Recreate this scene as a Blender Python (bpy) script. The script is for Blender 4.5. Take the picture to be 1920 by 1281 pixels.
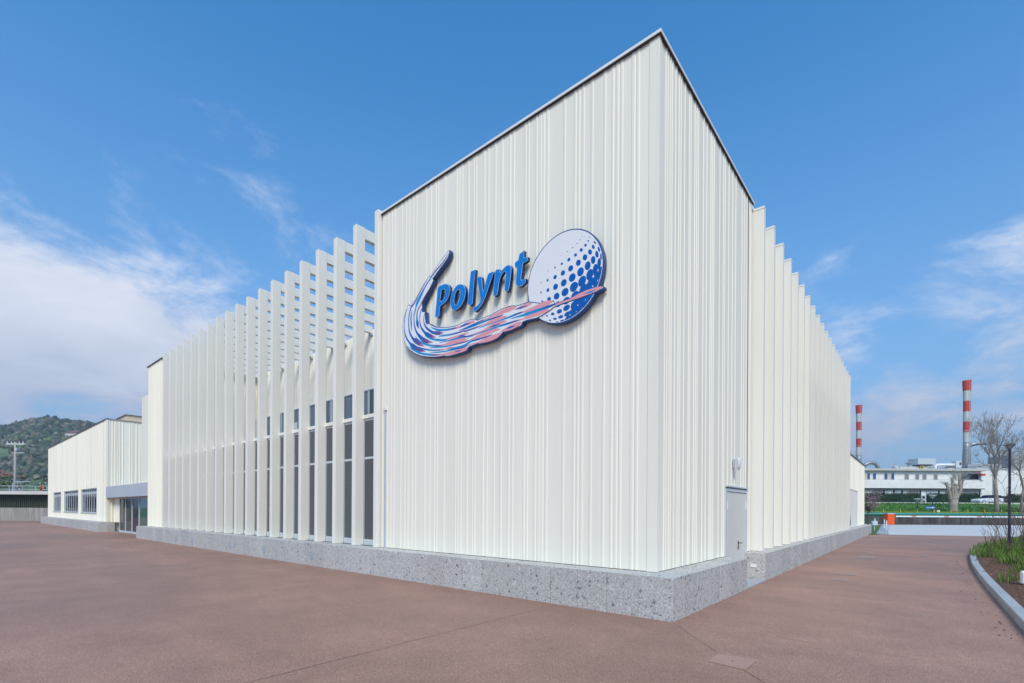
import bpy, bmesh, math, random
from mathutils import Vector, Matrix, noise
from mathutils.geometry import tessellate_polygon
R_ = math.radians
scene = bpy.context.scene
for o in list(bpy.data.objects): bpy.data.objects.remove(o)

# ------------------------------------------------------------------ camera
YAW, ROLL, EYE = .6988, .0055, Vector((-7.4239, -2.9477, 1.75))
FW = Vector((math.cos(YAW), math.sin(YAW), 0)); RT = Vector((math.sin(YAW), -math.cos(YAW), 0)); UP = Vector((0, 0, 1))
cam_data = bpy.data.cameras.new('camera'); cam = bpy.data.objects.new('camera', cam_data)
scene.collection.objects.link(cam); scene.camera = cam
cr = RT*math.cos(ROLL)+UP*math.sin(ROLL); cu = -RT*math.sin(ROLL)+UP*math.cos(ROLL)
cam.matrix_world = Matrix(((cr.x, cu.x, -FW.x, EYE.x), (cr.y, cu.y, -FW.y, EYE.y), (cr.z, cu.z, -FW.z, EYE.z), (0, 0, 0, 1)))
cam_data.sensor_width = 36; cam_data.lens = 36*910.477/1920; cam_data.shift_y = 314.8/1920
cam_data.clip_start = .1; cam_data.clip_end = 6000
scene.render.resolution_x = 1024; scene.render.resolution_y = 683

# ------------------------------------------------------------------ light
SUN_AZ = Vector((-.77, -.64, 0)).normalized(); SUN_EL = R_(46)
world = bpy.data.worlds.new('World'); scene.world = world; world.use_nodes = True
def build_world():
    nt = world.node_tree; N = nt.nodes; L = nt.links; N.clear()
    out = N.new('ShaderNodeOutputWorld'); bg = N.new('ShaderNodeBackground'); L.new(bg.outputs[0], out.inputs[0])
    bg.inputs[1].default_value = .12
    sky = N.new('ShaderNodeTexSky'); sky.sky_type = 'NISHITA'; sky.sun_disc = False
    sky.sun_elevation = SUN_EL; sky.sun_rotation = math.atan2(SUN_AZ.x, SUN_AZ.y)
    sky.altitude = 200; sky.air_density = 1.0; sky.dust_density = .6; sky.ozone_density = 3.0
    grade = N.new('ShaderNodeMixRGB'); grade.blend_type = 'MULTIPLY'; grade.inputs[0].default_value = 1
    grade.inputs[2].default_value = (SKY_TINT[0], SKY_TINT[1], SKY_TINT[2], 1); L.new(sky.outputs[0], grade.inputs[1])
    tc = N.new('ShaderNodeTexCoord'); sep = N.new('ShaderNodeSeparateXYZ'); L.new(tc.outputs['Generated'], sep.inputs[0])
    def math_(op, a, b=None, c=None, clamp=False):
        n = N.new('ShaderNodeMath'); n.operation = op; n.use_clamp = clamp
        for i, v in enumerate((a, b, c)):
            if v is None: continue
            if isinstance(v, (int, float)): n.inputs[i].default_value = v
            else: L.new(v, n.inputs[i])
        return n.outputs[0]
    zc = math_('MAXIMUM', sep.outputs[2], 0.0)
    hz = N.new('ShaderNodeMapRange'); hz.interpolation_type = 'SMOOTHSTEP'; hz.inputs[1].default_value = -.12; hz.inputs[2].default_value = .78
    hz.inputs[3].default_value = .96; hz.inputs[4].default_value = 0; L.new(sep.outputs[2], hz.inputs[0])
    hm = N.new('ShaderNodeMixRGB'); hm.inputs[2].default_value = (*HAZE, 1); L.new(hz.outputs[0], hm.inputs[0]); L.new(grade.outputs[0], hm.inputs[1])
    den = math_('ADD', zc, .22)                      # flattened cloud deck
    comb = N.new('ShaderNodeCombineXYZ')
    L.new(math_('DIVIDE', sep.outputs[0], den), comb.inputs[0]); L.new(math_('DIVIDE', sep.outputs[1], den), comb.inputs[1])
    comb.inputs[2].default_value = CLOUD_SEED
    def fbm(scale, detail, rough, vec, dist=0.0):
        n = N.new('ShaderNodeTexNoise'); n.inputs['Scale'].default_value = scale; n.inputs['Detail'].default_value = detail
        n.inputs['Roughness'].default_value = rough; n.inputs['Distortion'].default_value = dist; L.new(vec, n.inputs['Vector']); return n.outputs['Fac']
    rot = N.new('ShaderNodeVectorRotate'); rot.rotation_type = 'Z_AXIS'; rot.inputs['Angle'].default_value = R_(CLOUD_TURN); L.new(comb.outputs[0], rot.inputs['Vector']); cvec = rot.outputs[0]
    big = fbm(.62, 3, .5, cvec); fine = fbm(2.3, 10, .66, cvec, .35)
    dens = math_('ADD', math_('MULTIPLY', big, .60), math_('MULTIPLY', fine, .40))
    # the deck thins out overhead
    thin = N.new('ShaderNodeMapRange'); thin.interpolation_type = 'SMOOTHSTEP'
    thin.inputs[1].default_value = .24; thin.inputs[2].default_value = .58; thin.inputs[3].default_value = 0; thin.inputs[4].default_value = .19
    L.new(zc, thin.inputs[0]); dens = math_('SUBTRACT', dens, thin.outputs[0])
    ms = N.new('ShaderNodeMapRange'); ms.interpolation_type = 'SMOOTHSTEP'
    ms.inputs[1].default_value = CLOUD_LO; ms.inputs[2].default_value = CLOUD_HI; L.new(dens, ms.inputs[0])
    mask = math_('MULTIPLY', ms.outputs[0], .93)
    # cloud colour: bright tops, blue-grey undersides low down
    shade = N.new('ShaderNodeMapRange'); shade.inputs[1].default_value = .03; shade.inputs[2].default_value = .38; L.new(zc, shade.inputs[0])
    sh2 = math_('MULTIPLY_ADD', fine, .9, -.45); sh = math_('ADD', shade.outputs[0], sh2, clamp=True)
    cc = N.new('ShaderNodeMixRGB'); cc.inputs[1].default_value = (*[c for c in CLOUD_DARK], 1); cc.inputs[2].default_value = (*[c for c in CLOUD_LIGHT], 1)
    L.new(sh, cc.inputs[0])
    mix = N.new('ShaderNodeMixRGB'); L.new(mask, mix.inputs[0]); L.new(hm.outputs[0], mix.inputs[1]); L.new(cc.outputs[0], mix.inputs[2])
    L.new(mix.outputs[0], bg.inputs[0])
SKY_TINT = (.30, .95, 1.24); CLOUD_SEED = 1.1; CLOUD_TURN = -8; CLOUD_LO = .427; CLOUD_HI = .56; HAZE = (1.38, 1.95, 3.0)
CLOUD_DARK = (1.55, 1.95, 2.95); CLOUD_LIGHT = (4.2, 4.4, 4.95)
build_world()
sun_data = bpy.data.lights.new('sun', 'SUN'); sun_data.energy = 1.9; sun_data.angle = R_(24); sun_data.color = (1, .915, .80)
sun = bpy.data.objects.new('sun', sun_data); scene.collection.objects.link(sun)
to_sun = Vector((SUN_AZ.x*math.cos(SUN_EL), SUN_AZ.y*math.cos(SUN_EL), math.sin(SUN_EL)))
sun.rotation_euler = to_sun.to_track_quat('Z', 'Y').to_euler(); sun.location = (-20, 10, 30)
scene.view_settings.view_transform = 'Standard'; scene.view_settings.look = 'None'; scene.view_settings.gamma = 1
scene.view_settings.use_curve_mapping = False; scene.view_settings.exposure = .72

# ------------------------------------------------------------------ materials
def nodes(name):
    m = bpy.data.materials.new(name); m.use_nodes = True; nt = m.node_tree
    return m, nt.nodes, nt.links, nt.nodes['Principled BSDF']
def simple(name, col, rough=.5, metal=0.0, spec=.5, var=.06, vscale=3.0, bump=0.0, bscale=40.0, stretch=(1, 1, 1), rnd=0.0):
    m, N, L, P = nodes(name)
    P.inputs['Roughness'].default_value = rough; P.inputs['Metallic'].default_value = metal; P.inputs['Specular IOR Level'].default_value = spec
    tc = N.new('ShaderNodeTexCoord'); mp = N.new('ShaderNodeMapping'); mp.inputs['Scale'].default_value = stretch; L.new(tc.outputs['Object'], mp.inputs[0])
    nz = N.new('ShaderNodeTexNoise'); nz.inputs['Scale'].default_value = vscale; nz.inputs['Detail'].default_value = 6; L.new(mp.outputs[0], nz.inputs['Vector'])
    mr = N.new('ShaderNodeMapRange'); mr.inputs[1].default_value = .3; mr.inputs[2].default_value = .7; mr.inputs[3].default_value = 1-var; mr.inputs[4].default_value = 1+var
    L.new(nz.outputs['Fac'], mr.inputs[0]); fac = mr.outputs[0]
    if rnd:
        oi = N.new('ShaderNodeObjectInfo'); r2 = N.new('ShaderNodeMapRange'); r2.inputs[3].default_value = 1-rnd; r2.inputs[4].default_value = 1+rnd
        L.new(oi.outputs['Random'], r2.inputs[0]); mm = N.new('ShaderNodeMath'); mm.operation = 'MULTIPLY'; L.new(fac, mm.inputs[0]); L.new(r2.outputs[0], mm.inputs[1]); fac = mm.outputs[0]
    vm = N.new('ShaderNodeVectorMath'); vm.operation = 'SCALE'; vm.inputs[0].default_value = col[:3]; L.new(fac, vm.inputs['Scale'])
    L.new(vm.outputs[0], P.inputs['Base Color'])
    if bump:
        b = N.new('ShaderNodeBump'); b.inputs['Strength'].default_value = bump; b.inputs['Distance'].default_value = .02
        n2 = N.new('ShaderNodeTexNoise'); n2.inputs['Scale'].default_value = bscale; n2.inputs['Detail'].default_value = 4
        L.new(tc.outputs['Object'], n2.inputs['Vector']); L.new(n2.outputs['Fac'], b.inputs['Height']); L.new(b.outputs[0], P.inputs['Normal'])
    return m
M = {}
M['clad'] = simple('white_cladding', (.87, .825, .695), .62, spec=.3, var=.03, vscale=1.6, stretch=(1, 1, .12), rnd=.012, bump=.05, bscale=2.0)
M['fin'] = simple('white_fin_sheet', (.83, .80, .715), .6, spec=.3, var=.04, vscale=1.2, stretch=(1, 1, .2), rnd=.015, bump=.04, bscale=3)
M['coping'] = simple('coping_sheet', (.80, .79, .76), .4, var=.05)
M['soffit_shade'] = simple('soffit_shade', (.05, .048, .045), .8)  # near-black colour standing in for the shade under the coping
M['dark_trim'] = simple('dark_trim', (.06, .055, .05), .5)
M['grey_metal'] = simple('grey_metal', (.48, .51, .55), .4, var=.04)
M['door_paint'] = simple('grey_door_paint', (.69, .66, .61), .4, var=.02)
M['alu'] = simple('pale_aluminium', (.55, .60, .63), .35, var=.03)
M['black'] = simple('black_plastic', (.015, .016, .018), .4)
M['navy'] = simple('navy_lamp_paint', (.012, .022, .05), .4)
M['white'] = simple('white_paint', (.78, .78, .76), .5, var=.05)
M['render_white'] = simple('white_render', (.78, .76, .72), .8, var=.06, vscale=.8)
M['beige'] = simple('beige_panel', (.62, .47, .36), .6, var=.04)
M['concrete'] = simple('board_concrete', (.30, .285, .26), .85, var=.25, vscale=2.5, stretch=(1, 1, .15), bump=.3, bscale=12)
M['pale_concrete'] = simple('pale_concrete', (.58, .56, .52), .75, var=.05, vscale=.5)
M['kerb'] = simple('granite_kerb', (.34, .37, .39), .75, var=.14, vscale=35, rnd=.06, bump=.15, bscale=90)
M['dark_wall'] = simple('stained_dark_wall', (.075, .068, .065), .9, var=.6, vscale=1.6, stretch=(1, 1, .25))
M['green_pipe'] = simple('green_pipe', (.03, .24, .19), .45, var=.1)
M['green_paint'] = simple('green_fence_paint', (.03, .16, .10), .5)
M['olive'] = simple('olive_slats', (.055, .06, .045), .7, var=.3, vscale=8)
M['yellow'] = simple('yellow_paint', (.55, .45, .03), .5)
M['orange'] = simple('orange_paint', (.78, .10, .012), .4, var=.02)
M['red'] = simple('red_paint', (.62, .055, .035), .5, var=.05)
M['stack_white'] = simple('stack_white', (.62, .62, .60), .6, var=.06)
M['steel'] = simple('stack_steel', (.36, .36, .37), .45, metal=.5, var=.12, stretch=(1, 1, .1))
M['roof_red'] = simple('roof_tile', (.20, .09, .07), .8, var=.2, vscale=6)
M['blue'] = simple('blue_shutter', (.02, .09, .26), .5)
M['sign_blue'] = simple('blue_sign_face', (.03, .14, .42), .4)
M['roof_grey'] = simple('grey_roof', (.30, .31, .32), .8, var=.1)
M['soil'] = simple('soil', (.12, .055, .032), .95, var=.5, vscale=14, bump=.8, bscale=30)
M['lawn'] = simple('lawn', (.075, .135, .022), .9, var=.35, vscale=2.5, bump=.6, bscale=30)
M['bank'] = simple('bank_grass', (.075, .20, .02), .9, var=.35, vscale=.9, bump=.6, bscale=20)
M['field'] = simple('field', (.08, .10, .045), .95, var=.3, vscale=.02)
M['hedge'] = simple('hedge_leaf', (.018, .045, .022), .7, var=.5, vscale=6)
M['bark'] = simple('bark', (.30, .26, .21), .9, var=.3, vscale=4)
M['bark_mid'] = simple('grey_bark', (.26, .22, .185), .9, var=.3, vscale=4)
M['bark_dark'] = simple('dark_bark', (.12, .085, .07), .9, var=.3, vscale=4)
M['car_white'] = simple('car_white', (.7, .71, .72), .25)
M['interior'] = simple('green_interior', (.10, .26, .17), .5)
M['blind'] = simple('window_blind', (.21, .205, .20), .7, var=.05)
def glass(name, col, rough=.04, spec=.9):
    m, N, L, P = nodes(name); P.inputs['Base Color'].default_value = (*col, 1); P.inputs['Roughness'].default_value = rough
    P.inputs['Specular IOR Level'].default_value = spec
    tc = N.new('ShaderNodeTexCoord'); nz = N.new('ShaderNodeTexNoise'); nz.inputs['Scale'].default_value = .7; L.new(tc.outputs['Object'], nz.inputs['Vector'])
    b = N.new('ShaderNodeBump'); b.inputs['Strength'].default_value = .03; L.new(nz.outputs['Fac'], b.inputs['Height']); L.new(b.outputs[0], P.inputs['Normal'])
    return m
M['glass_a'] = glass('window_glass_slate', (.045, .06, .085)); M['glass_b'] = glass('window_glass_plum', (.052, .053, .072)); M['glass_c'] = glass('window_glass_teal', (.045, .068, .082))
M['glass_up'] = glass('upper_window_glass', (.10, .16, .23)); M['glass_dark'] = glass('dark_glass', (.012, .016, .028), .08, .22); M['glass_green'] = glass('green_glass', (.035, .12, .085))

def stone_mat():
    m, N, L, P = nodes('conglomerate_stone'); P.inputs['Roughness'].default_value = .62
    tc = N.new('ShaderNodeTexCoord'); oi = N.new('ShaderNodeObjectInfo'); ad = N.new('ShaderNodeVectorMath'); ad.operation = 'MULTIPLY_ADD'
    cb = N.new('ShaderNodeCombineXYZ'); L.new(oi.outputs['Random'], cb.inputs[2]); sc = N.new('ShaderNodeVectorMath'); sc.operation = 'SCALE'; sc.inputs['Scale'].default_value = 40; L.new(cb.outputs[0], sc.inputs[0])
    av = N.new('ShaderNodeVectorMath'); av.operation = 'ADD'; L.new(tc.outputs['Object'], av.inputs[0]); L.new(sc.outputs[0], av.inputs[1]); vec = av.outputs[0]
    def vor(scale, rand=1.0):
        v = N.new('ShaderNodeTexVoronoi'); v.inputs['Scale'].default_value = scale; v.inputs['Randomness'].default_value = rand; L.new(vec, v.inputs['Vector']); return v
    def ramp(src, stops):
        r = N.new('ShaderNodeValToRGB'); L.new(src, r.inputs[0]); e = r.color_ramp.elements
        while len(e) < len(stops): e.new(.5)
        for el, (p, c) in zip(e, stops): el.position = p; el.color = (*c, 1)
        return r
    def mixc(f, a, b):
        mx = N.new('ShaderNodeMixRGB'); L.new(f, mx.inputs[0]); L.new(a, mx.inputs[1]); L.new(b, mx.inputs[2]); return mx.outputs[0]
    def sepr(c):
        s = N.new('ShaderNodeSeparateColor'); L.new(c, s.inputs[0]); return s
    def gt(a, v):
        n = N.new('ShaderNodeMath'); n.operation = 'GREATER_THAN'; L.new(a, n.inputs[0]); n.inputs[1].default_value = v; return n.outputs[0]
    def lt(a, v):
        n = N.new('ShaderNodeMath'); n.operation = 'LESS_THAN'; L.new(a, n.inputs[0]); n.inputs[1].default_value = v; return n.outputs[0]
    def mul(a, b):
        n = N.new('ShaderNodeMath'); n.operation = 'MULTIPLY'; L.new(a, n.inputs[0]); L.new(b, n.inputs[1]); return n.outputs[0]
    v1 = vor(75); base = ramp(sepr(v1.outputs['Color']).outputs[0], [(0, (.335, .32, .30)), (.45, (.445, .43, .40)), (.8, (.545, .53, .49)), (1, (.68, .67, .62))])
    v2 = vor(20); s2 = sepr(v2.outputs['Color']); med = ramp(s2.outputs[1], [(0, (.25, .24, .245)), (.5, (.40, .39, .385)), (1, (.62, .61, .59))])
    c = mixc(mul(gt(s2.outputs[0], .5), lt(v2.outputs['Distance'], .42)), base.outputs[0], med.outputs[0])
    dn = N.new('ShaderNodeTexNoise'); dn.inputs['Scale'].default_value = 16; dn.inputs['Detail'].default_value = 3; L.new(vec, dn.inputs['Vector'])
    dv = N.new('ShaderNodeVectorMath'); dv.operation = 'MULTIPLY_ADD'; L.new(dn.outputs['Color'], dv.inputs[0]); dv.inputs[1].default_value = (.12, .12, .12); L.new(vec, dv.inputs[2]); vec0 = vec; vec = dv.outputs[0]
    v3 = vor(9); s3 = sepr(v3.outputs['Color']); bigc = ramp(s3.outputs[1], [(0, (.13, .13, .14)), (.5, (.24, .235, .24)), (.62, (.36, .35, .35)), (.75, (.55, .55, .54)), (1, (.68, .67, .65))])
    nz = N.new('ShaderNodeTexNoise'); nz.inputs['Scale'].default_value = 40; L.new(vec, nz.inputs['Vector'])
    dd = N.new('ShaderNodeMath'); dd.operation = 'MULTIPLY_ADD'; L.new(nz.outputs['Fac'], dd.inputs[0]); dd.inputs[1].default_value = .25; L.new(v3.outputs['Distance'], dd.inputs[2])
    c = mixc(mul(gt(s3.outputs[0], .70), lt(dd.outputs[0], .45)), c, bigc.outputs[0])
    # slab to slab tone
    mr = N.new('ShaderNodeMapRange'); mr.inputs[3].default_value = .93; mr.inputs[4].default_value = 1.08; L.new(oi.outputs['Random'], mr.inputs[0])
    vs = N.new('ShaderNodeVectorMath'); vs.operation = 'SCALE'; L.new(c, vs.inputs[0]); L.new(mr.outputs[0], vs.inputs['Scale']); L.new(vs.outputs[0], P.inputs['Base Color'])
    return m
M['stone'] = stone_mat()
def paving_mat():
    m, N, L, P = nodes('red_porphyry_asphalt'); P.inputs['Specular IOR Level'].default_value = .55
    tc = N.new('ShaderNodeTexCoord'); vec = tc.outputs['Object']
    def nz(scale, detail=5, rough=.6, v=vec):
        n = N.new('ShaderNodeTexNoise'); n.inputs['Scale'].default_value = scale; n.inputs['Detail'].default_value = detail; n.inputs['Roughness'].default_value = rough; L.new(v, n.inputs['Vector']); return n.outputs['Fac']
    vo = N.new('ShaderNodeTexVoronoi'); vo.inputs['Scale'].default_value = 140; L.new(vec, vo.inputs['Vector'])
    sp = N.new('ShaderNodeSeparateColor'); L.new(vo.outputs['Color'], sp.inputs[0])
    r = N.new('ShaderNodeValToRGB'); e = r.color_ramp.elements
    while len(e) < 5: e.new(.5)
    for el, (p, c) in zip(e, [(0, (.185, .096, .070)), (.3, (.29, .151, .101)), (.65, (.345, .183, .123)), (.9, (.40, .227, .158)), (1, (.53, .40, .35))]): el.position = p; el.color = (*c, 1)
    L.new(sp.outputs[0], r.inputs[0])
    big = nz(.16, 5, .62); mid = nz(1.1, 5, .65)
    mp = N.new('ShaderNodeMapping'); mp.inputs['Scale'].default_value = (.35, .04, 1); mp.inputs['Rotation'].default_value = (0, 0, .1); L.new(vec, mp.inputs[0]); streak = nz(1.0, 4, .6, mp.outputs[0])
    def mr(src, a, b, lo=.3, hi=.7):
        n = N.new('ShaderNodeMapRange'); n.inputs[1].default_value = lo; n.inputs[2].default_value = hi; n.inputs[3].default_value = a; n.inputs[4].default_value = b; L.new(src, n.inputs[0]); return n.outputs[0]
    def mul(a, b):
        n = N.new('ShaderNodeMath'); n.operation = 'MULTIPLY'; L.new(a, n.inputs[0]); L.new(b, n.inputs[1]); return n.outputs[0]
    mp2 = N.new('ShaderNodeMapping'); mp2.inputs['Scale'].default_value = (.5, .5, 1); mp2.inputs['Location'].default_value = (3, 7, 0); L.new(vec, mp2.inputs[0]); stain = nz(1.0, 8, .7, mp2.outputs[0])
    f = mul(mr(stain, 1.04, .82, .55, .75), mul(mul(mr(big, .80, 1.16), mr(mid, .87, 1.10)), mr(streak, .85, 1.12)))
    vs = N.new('ShaderNodeVectorMath'); vs.operation = 'SCALE'; L.new(r.outputs[0], vs.inputs[0]); L.new(f, vs.inputs['Scale']); L.new(vs.outputs[0], P.inputs['Base Color'])
    L.new(mr(big, .52, .70), P.inputs['Roughness'])
    b = N.new('ShaderNodeBump'); b.inputs['Strength'].default_value = .35; b.inputs['Distance'].default_value = .004; L.new(vo.outputs['Distance'], b.inputs['Height']); L.new(b.outputs[0], P.inputs['Normal'])
    return m
M['paving'] = paving_mat()
def attr_mat(name, rough=.8, spec=.3):
    m, N, L, P = nodes(name); P.inputs['Roughness'].default_value = rough; P.inputs['Specular IOR Level'].default_value = spec
    a = N.new('ShaderNodeAttribute'); a.attribute_name = 'tint'; L.new(a.outputs['Color'], P.inputs['Base Color']); return m
M['tint'] = attr_mat('tinted_foliage'); M['print'] = attr_mat('printed_vinyl', .35, .5)
M['let_face'] = simple('blue_letter_face', (.0, .20, .62), .3, var=.03); M['let_side'] = simple('navy_letter_side', (.003, .035, .14), .35)
M['sign_white'] = simple('sign_white', (.83, .82, .81), .35, var=.01); M['sign_edge'] = simple('sign_edge_blue', (.016, .065, .22), .4)
M['joint'] = simple('joint_dirt', (.11, .066, .052), .9, var=.4, vscale=20)
M['cover'] = simple('cover_infill', (.40, .235, .18), .75, var=.12, vscale=60)
M['cover2'] = simple('grate_bar', (.46, .35, .31), .6, var=.1)
M['cover3'] = simple('grate_bed', (.20, .11, .085), .8, var=.15)
M['step'] = simple('step_stone', (.36, .38, .40), .7, var=.1, vscale=20)
M['vent'] = simple('vent_plate', (.30, .35, .42), .4, var=.05)
M['let_edge'] = simple('letter_edge', (.62, .72, .82), .35)
M['green_coping'] = simple('grey_green_coping', (.25, .30, .28), .5)
M['banner'] = simple('dark_green_cloth', (.012, .03, .022), .8, var=.2)
M['lamp_glass'] = simple('lamp_diffuser', (.45, .48, .50), .25)
M['pink_band'] = simple('faded_red_band', (.55, .30, .28), .5)
M['concrete_roof'] = simple('roof_edge', (.50, .48, .44), .8)
M['cream'] = simple('cream_blind', (.62, .50, .38), .7)
M['pale_line'] = simple('pale_blue_line', (.45, .58, .75), .5)
M['green_grey'] = simple('green_grey_slat', (.055, .075, .055), .6, var=.2)
M['concrete_pole'] = simple('pole_concrete', (.38, .35, .32), .8)
M['cream_wall'] = simple('cream_render', (.60, .55, .50), .8)
M['yellow_sh'] = simple('ochre_shutter', (.42, .38, .12), .7)
M['hill'] = simple('hill_meadow', (.075, .125, .04), .95, var=.5, vscale=.03)
M['dark_floor'] = simple('darkened_terrace_floor', (.09, .09, .09), .9)  # invented dark tone, keeps bounce light off the roof beams
M['dot_blue'] = simple('dot_blue', (.0, .10, .40), .35, var=.01)

# ------------------------------------------------------------------ mesh helpers
COL = scene.collection
class MB:
    def __init__(s): s.v = []; s.f = []; s.m = []; s.tint = None
    def quad(s, *p, mi=0):
        i = len(s.v); s.v += [tuple(q) for q in p]; s.f.append(tuple(range(i, i+len(p)))); s.m.append(mi); return s
    def box(s, x0, x1, y0, y1, z0, z1, mi=0):
        i = len(s.v); s.v += [(x0, y0, z0), (x1, y0, z0), (x1, y1, z0), (x0, y1, z0), (x0, y0, z1), (x1, y0, z1), (x1, y1, z1), (x0, y1, z1)]
        for f in ((3, 2, 1, 0), (4, 5, 6, 7), (0, 1, 5, 4), (1, 2, 6, 5), (2, 3, 7, 6), (3, 0, 4, 7)): s.f.append(tuple(i+k for k in f)); s.m.append(mi)
        return s
    def tube(s, p, q, r0, r1, n=8, mi=0, cap=True):
        p = Vector(p); q = Vector(q); d = (q-p).normalized(); a = d.orthogonal().normalized(); b = d.cross(a); i = len(s.v)
        for c, r in ((p, r0), (q, r1)):
            for k in range(n): t = 2*math.pi*k/n; s.v.append(tuple(c+a*(r*math.cos(t))+b*(r*math.sin(t))))
        for k in range(n): s.f.append((i+k, i+(k+1) % n, i+n+(k+1) % n, i+n+k)); s.m.append(mi)
        if cap: s.f.append(tuple(i+k for k in reversed(range(n)))); s.m.append(mi); s.f.append(tuple(i+n+k for k in range(n))); s.m.append(mi)
        return s
    def path(s, pts, rad, n=8, mi=0):
        pts = [Vector(p) for p in pts]; i0 = len(s.v); a = None
        for j, p in enumerate(pts):
            d = (pts[min(j+1, len(pts)-1)]-pts[max(j-1, 0)]).normalized()
            a = d.orthogonal().normalized() if a is None else (a-d*a.dot(d)).normalized(); b = d.cross(a)
            r = rad[j] if isinstance(rad, (list, tuple)) else rad
            for k in range(n): t = 2*math.pi*k/n; s.v.append(tuple(p+a*(r*math.cos(t))+b*(r*math.sin(t))))
        for j in range(len(pts)-1):
            for k in range(n): s.f.append((i0+j*n+k, i0+j*n+(k+1) % n, i0+(j+1)*n+(k+1) % n, i0+(j+1)*n+k)); s.m.append(mi)
        s.f.append(tuple(i0+k for k in reversed(range(n)))); s.m.append(mi); e = i0+(len(pts)-1)*n; s.f.append(tuple(e+k for k in range(n))); s.m.append(mi)
        return s
    def lathe(s, prof, n=24, c=(0, 0), mi=0):
        i = len(s.v)
        for r, z in prof:
            for k in range(n): t = 2*math.pi*k/n; s.v.append((c[0]+r*math.cos(t), c[1]+r*math.sin(t), z))
        for j in range(len(prof)-1):
            for k in range(n): s.f.append((i+j*n+k, i+j*n+(k+1) % n, i+(j+1)*n+(k+1) % n, i+(j+1)*n+k)); s.m.append(mi)
        s.f.append(tuple(i+k for k in reversed(range(n)))); s.m.append(mi); e = i+(len(prof)-1)*n; s.f.append(tuple(e+k for k in range(n))); s.m.append(mi)
        return s
    def build(s, name, mats, parent=None, bevel=0, smooth=False, loc=None):
        me = bpy.data.meshes.new(name); me.from_pydata(s.v, [], s.f)
        if not isinstance(mats, (list, tuple)): mats = [mats]
        for m in mats: me.materials.append(M[m])
        if len(mats) > 1: me.polygons.foreach_set('material_index', s.m)
        if s.tint:
            at = me.color_attributes.new('tint', 'FLOAT_COLOR', 'POINT')
            for d, c in zip(at.data, s.tint): d.color = (c[0], c[1], c[2], 1)
        if smooth: me.polygons.foreach_set('use_smooth', [True]*len(me.polygons))
        me.update(); o = bpy.data.objects.new(name, me); COL.objects.link(o)
        if parent: o.parent = parent
        if loc: o.location = loc
        if bevel:
            bv = o.modifiers.new('bevel', 'BEVEL'); bv.width = bevel; bv.segments = 1; bv.limit_method = 'ANGLE'
        return o
def tag(o, label, cat, group=None):
    o['label'] = label; o['category'] = cat
    if group: o['group'] = group
    return o
def thing(name, label, cat, loc=(0, 0, 0), rz=0, group=None):
    o = bpy.data.objects.new(name, None); COL.objects.link(o); o.location = loc; o.rotation_euler = (0, 0, rz); o.empty_display_size = .3
    return tag(o, label, cat, group)
def struct(o): o['kind'] = 'structure'; return o
def stuff(o): o['kind'] = 'stuff'; return o
def bgp(a, t, z=0): p = EYE+RT*a+FW*t; return Vector((p.x, p.y, z))
BGZ = YAW-math.pi/2            # local x along the view's right, local y away
def copy_tree(o, parent=None):
    c = o.copy(); COL.objects.link(c); c.parent = parent
    for ch in o.children: copy_tree(ch, c)
    return c

# corrugated sheet panels: ribs at positions u along a wall, split into separate panels
def cladding(parent, P0, U, Nn, u0, u1, z0, z1, ribs, step=1.0, mat='clad', rib_w=.030, rib_h=.014, name='cladding_panel'):
    """P0 origin of the tray plane, U direction along the wall, Nn outward normal"""
    P0 = Vector(P0); U = Vector(U); Nn = Vector(Nn)
    ribs = [r for r in ribs if u0+.03 < r < u1-.03]; cuts = [u0]
    while u1-cuts[-1] > step*1.5:
        t = cuts[-1]+step; near = min(ribs, key=lambda r: abs(r-t)) if ribs else t
        cuts.append(near+.027 if ribs and near > cuts[-1]+.3 and u1-near > .3 else t)
    cuts.append(u1)
    for a, b in zip(cuts[:-1], cuts[1:]):
        prof = [(a, -.02), (a, 0)]
        for r in ribs:
            if a+.04 < r < b-.04:
                w = rib_w*(.7+.7*((r*37.7) % 1)); sl = .017; prof += [(r-w/2-sl, 0), (r-w/2, rib_h), (r+w/2, rib_h), (r+w/2+sl, 0)]
        prof += [(b-.0015, 0), (b-.0015, -.02)]
        prof = [p for i, p in enumerate(prof) if i == 0 or p[0] >= prof[i-1][0]-1e-6]
        mb = MB(); n = len(prof)
        for z in (z0, z1):
            for u, d in prof: mb.v.append(tuple(P0+U*u+Nn*d+UP*z))
        flip = U.cross(UP).dot(Nn) < 0
        for i in range(n-1):
            q = (i, i+1, n+i+1, n+i); mb.f.append(q[::-1] if flip else q); mb.m.append(0)
        mb.build(name, mat, parent)
def irregular(u0, u1, seed):
    rr = random.Random(seed); out = []; u = u0+.12; pat = [.21, .09, .23, .085, .09, .17, .09, .18, .19, .09, .085, .24, .175, .23, .10, .08, .09, .21]; k = rr.randrange(len(pat))
    while u < u1: out.append(u); u += pat[k % len(pat)]*(.95+.1*rr.random()); k += 1
    return out
def stone_run(parent, axis, u0, u1, d0, d1, z1, pitch=.587, first=None, z0=-.05, skip=0):
    """row of stone blocks along x or y, each block its own object sharing the mesh of its size"""
    edges = [u0]; u = u0+(first or pitch)
    while u < u1-.12: edges.append(u); u += pitch
    edges.append(u1); cache = {}
    for a, b in zip(edges[:-1], edges[1:]):
        w = round(b-a-.007, 4)
        if w not in cache:
            mb = MB(); mb.box(*((0, w, 0, d1-d0) if axis == 'x' else (0, d1-d0, 0, w)), z0, z1); o = mb.build('plinth_slab', 'stone', parent, bevel=.006); cache[w] = o
        else: o = cache[w].copy(); COL.objects.link(o); o.parent = parent
        o.location = (a+.0035, d0, 0) if axis == 'x' else (d0, a+.0035, 0)

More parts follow.
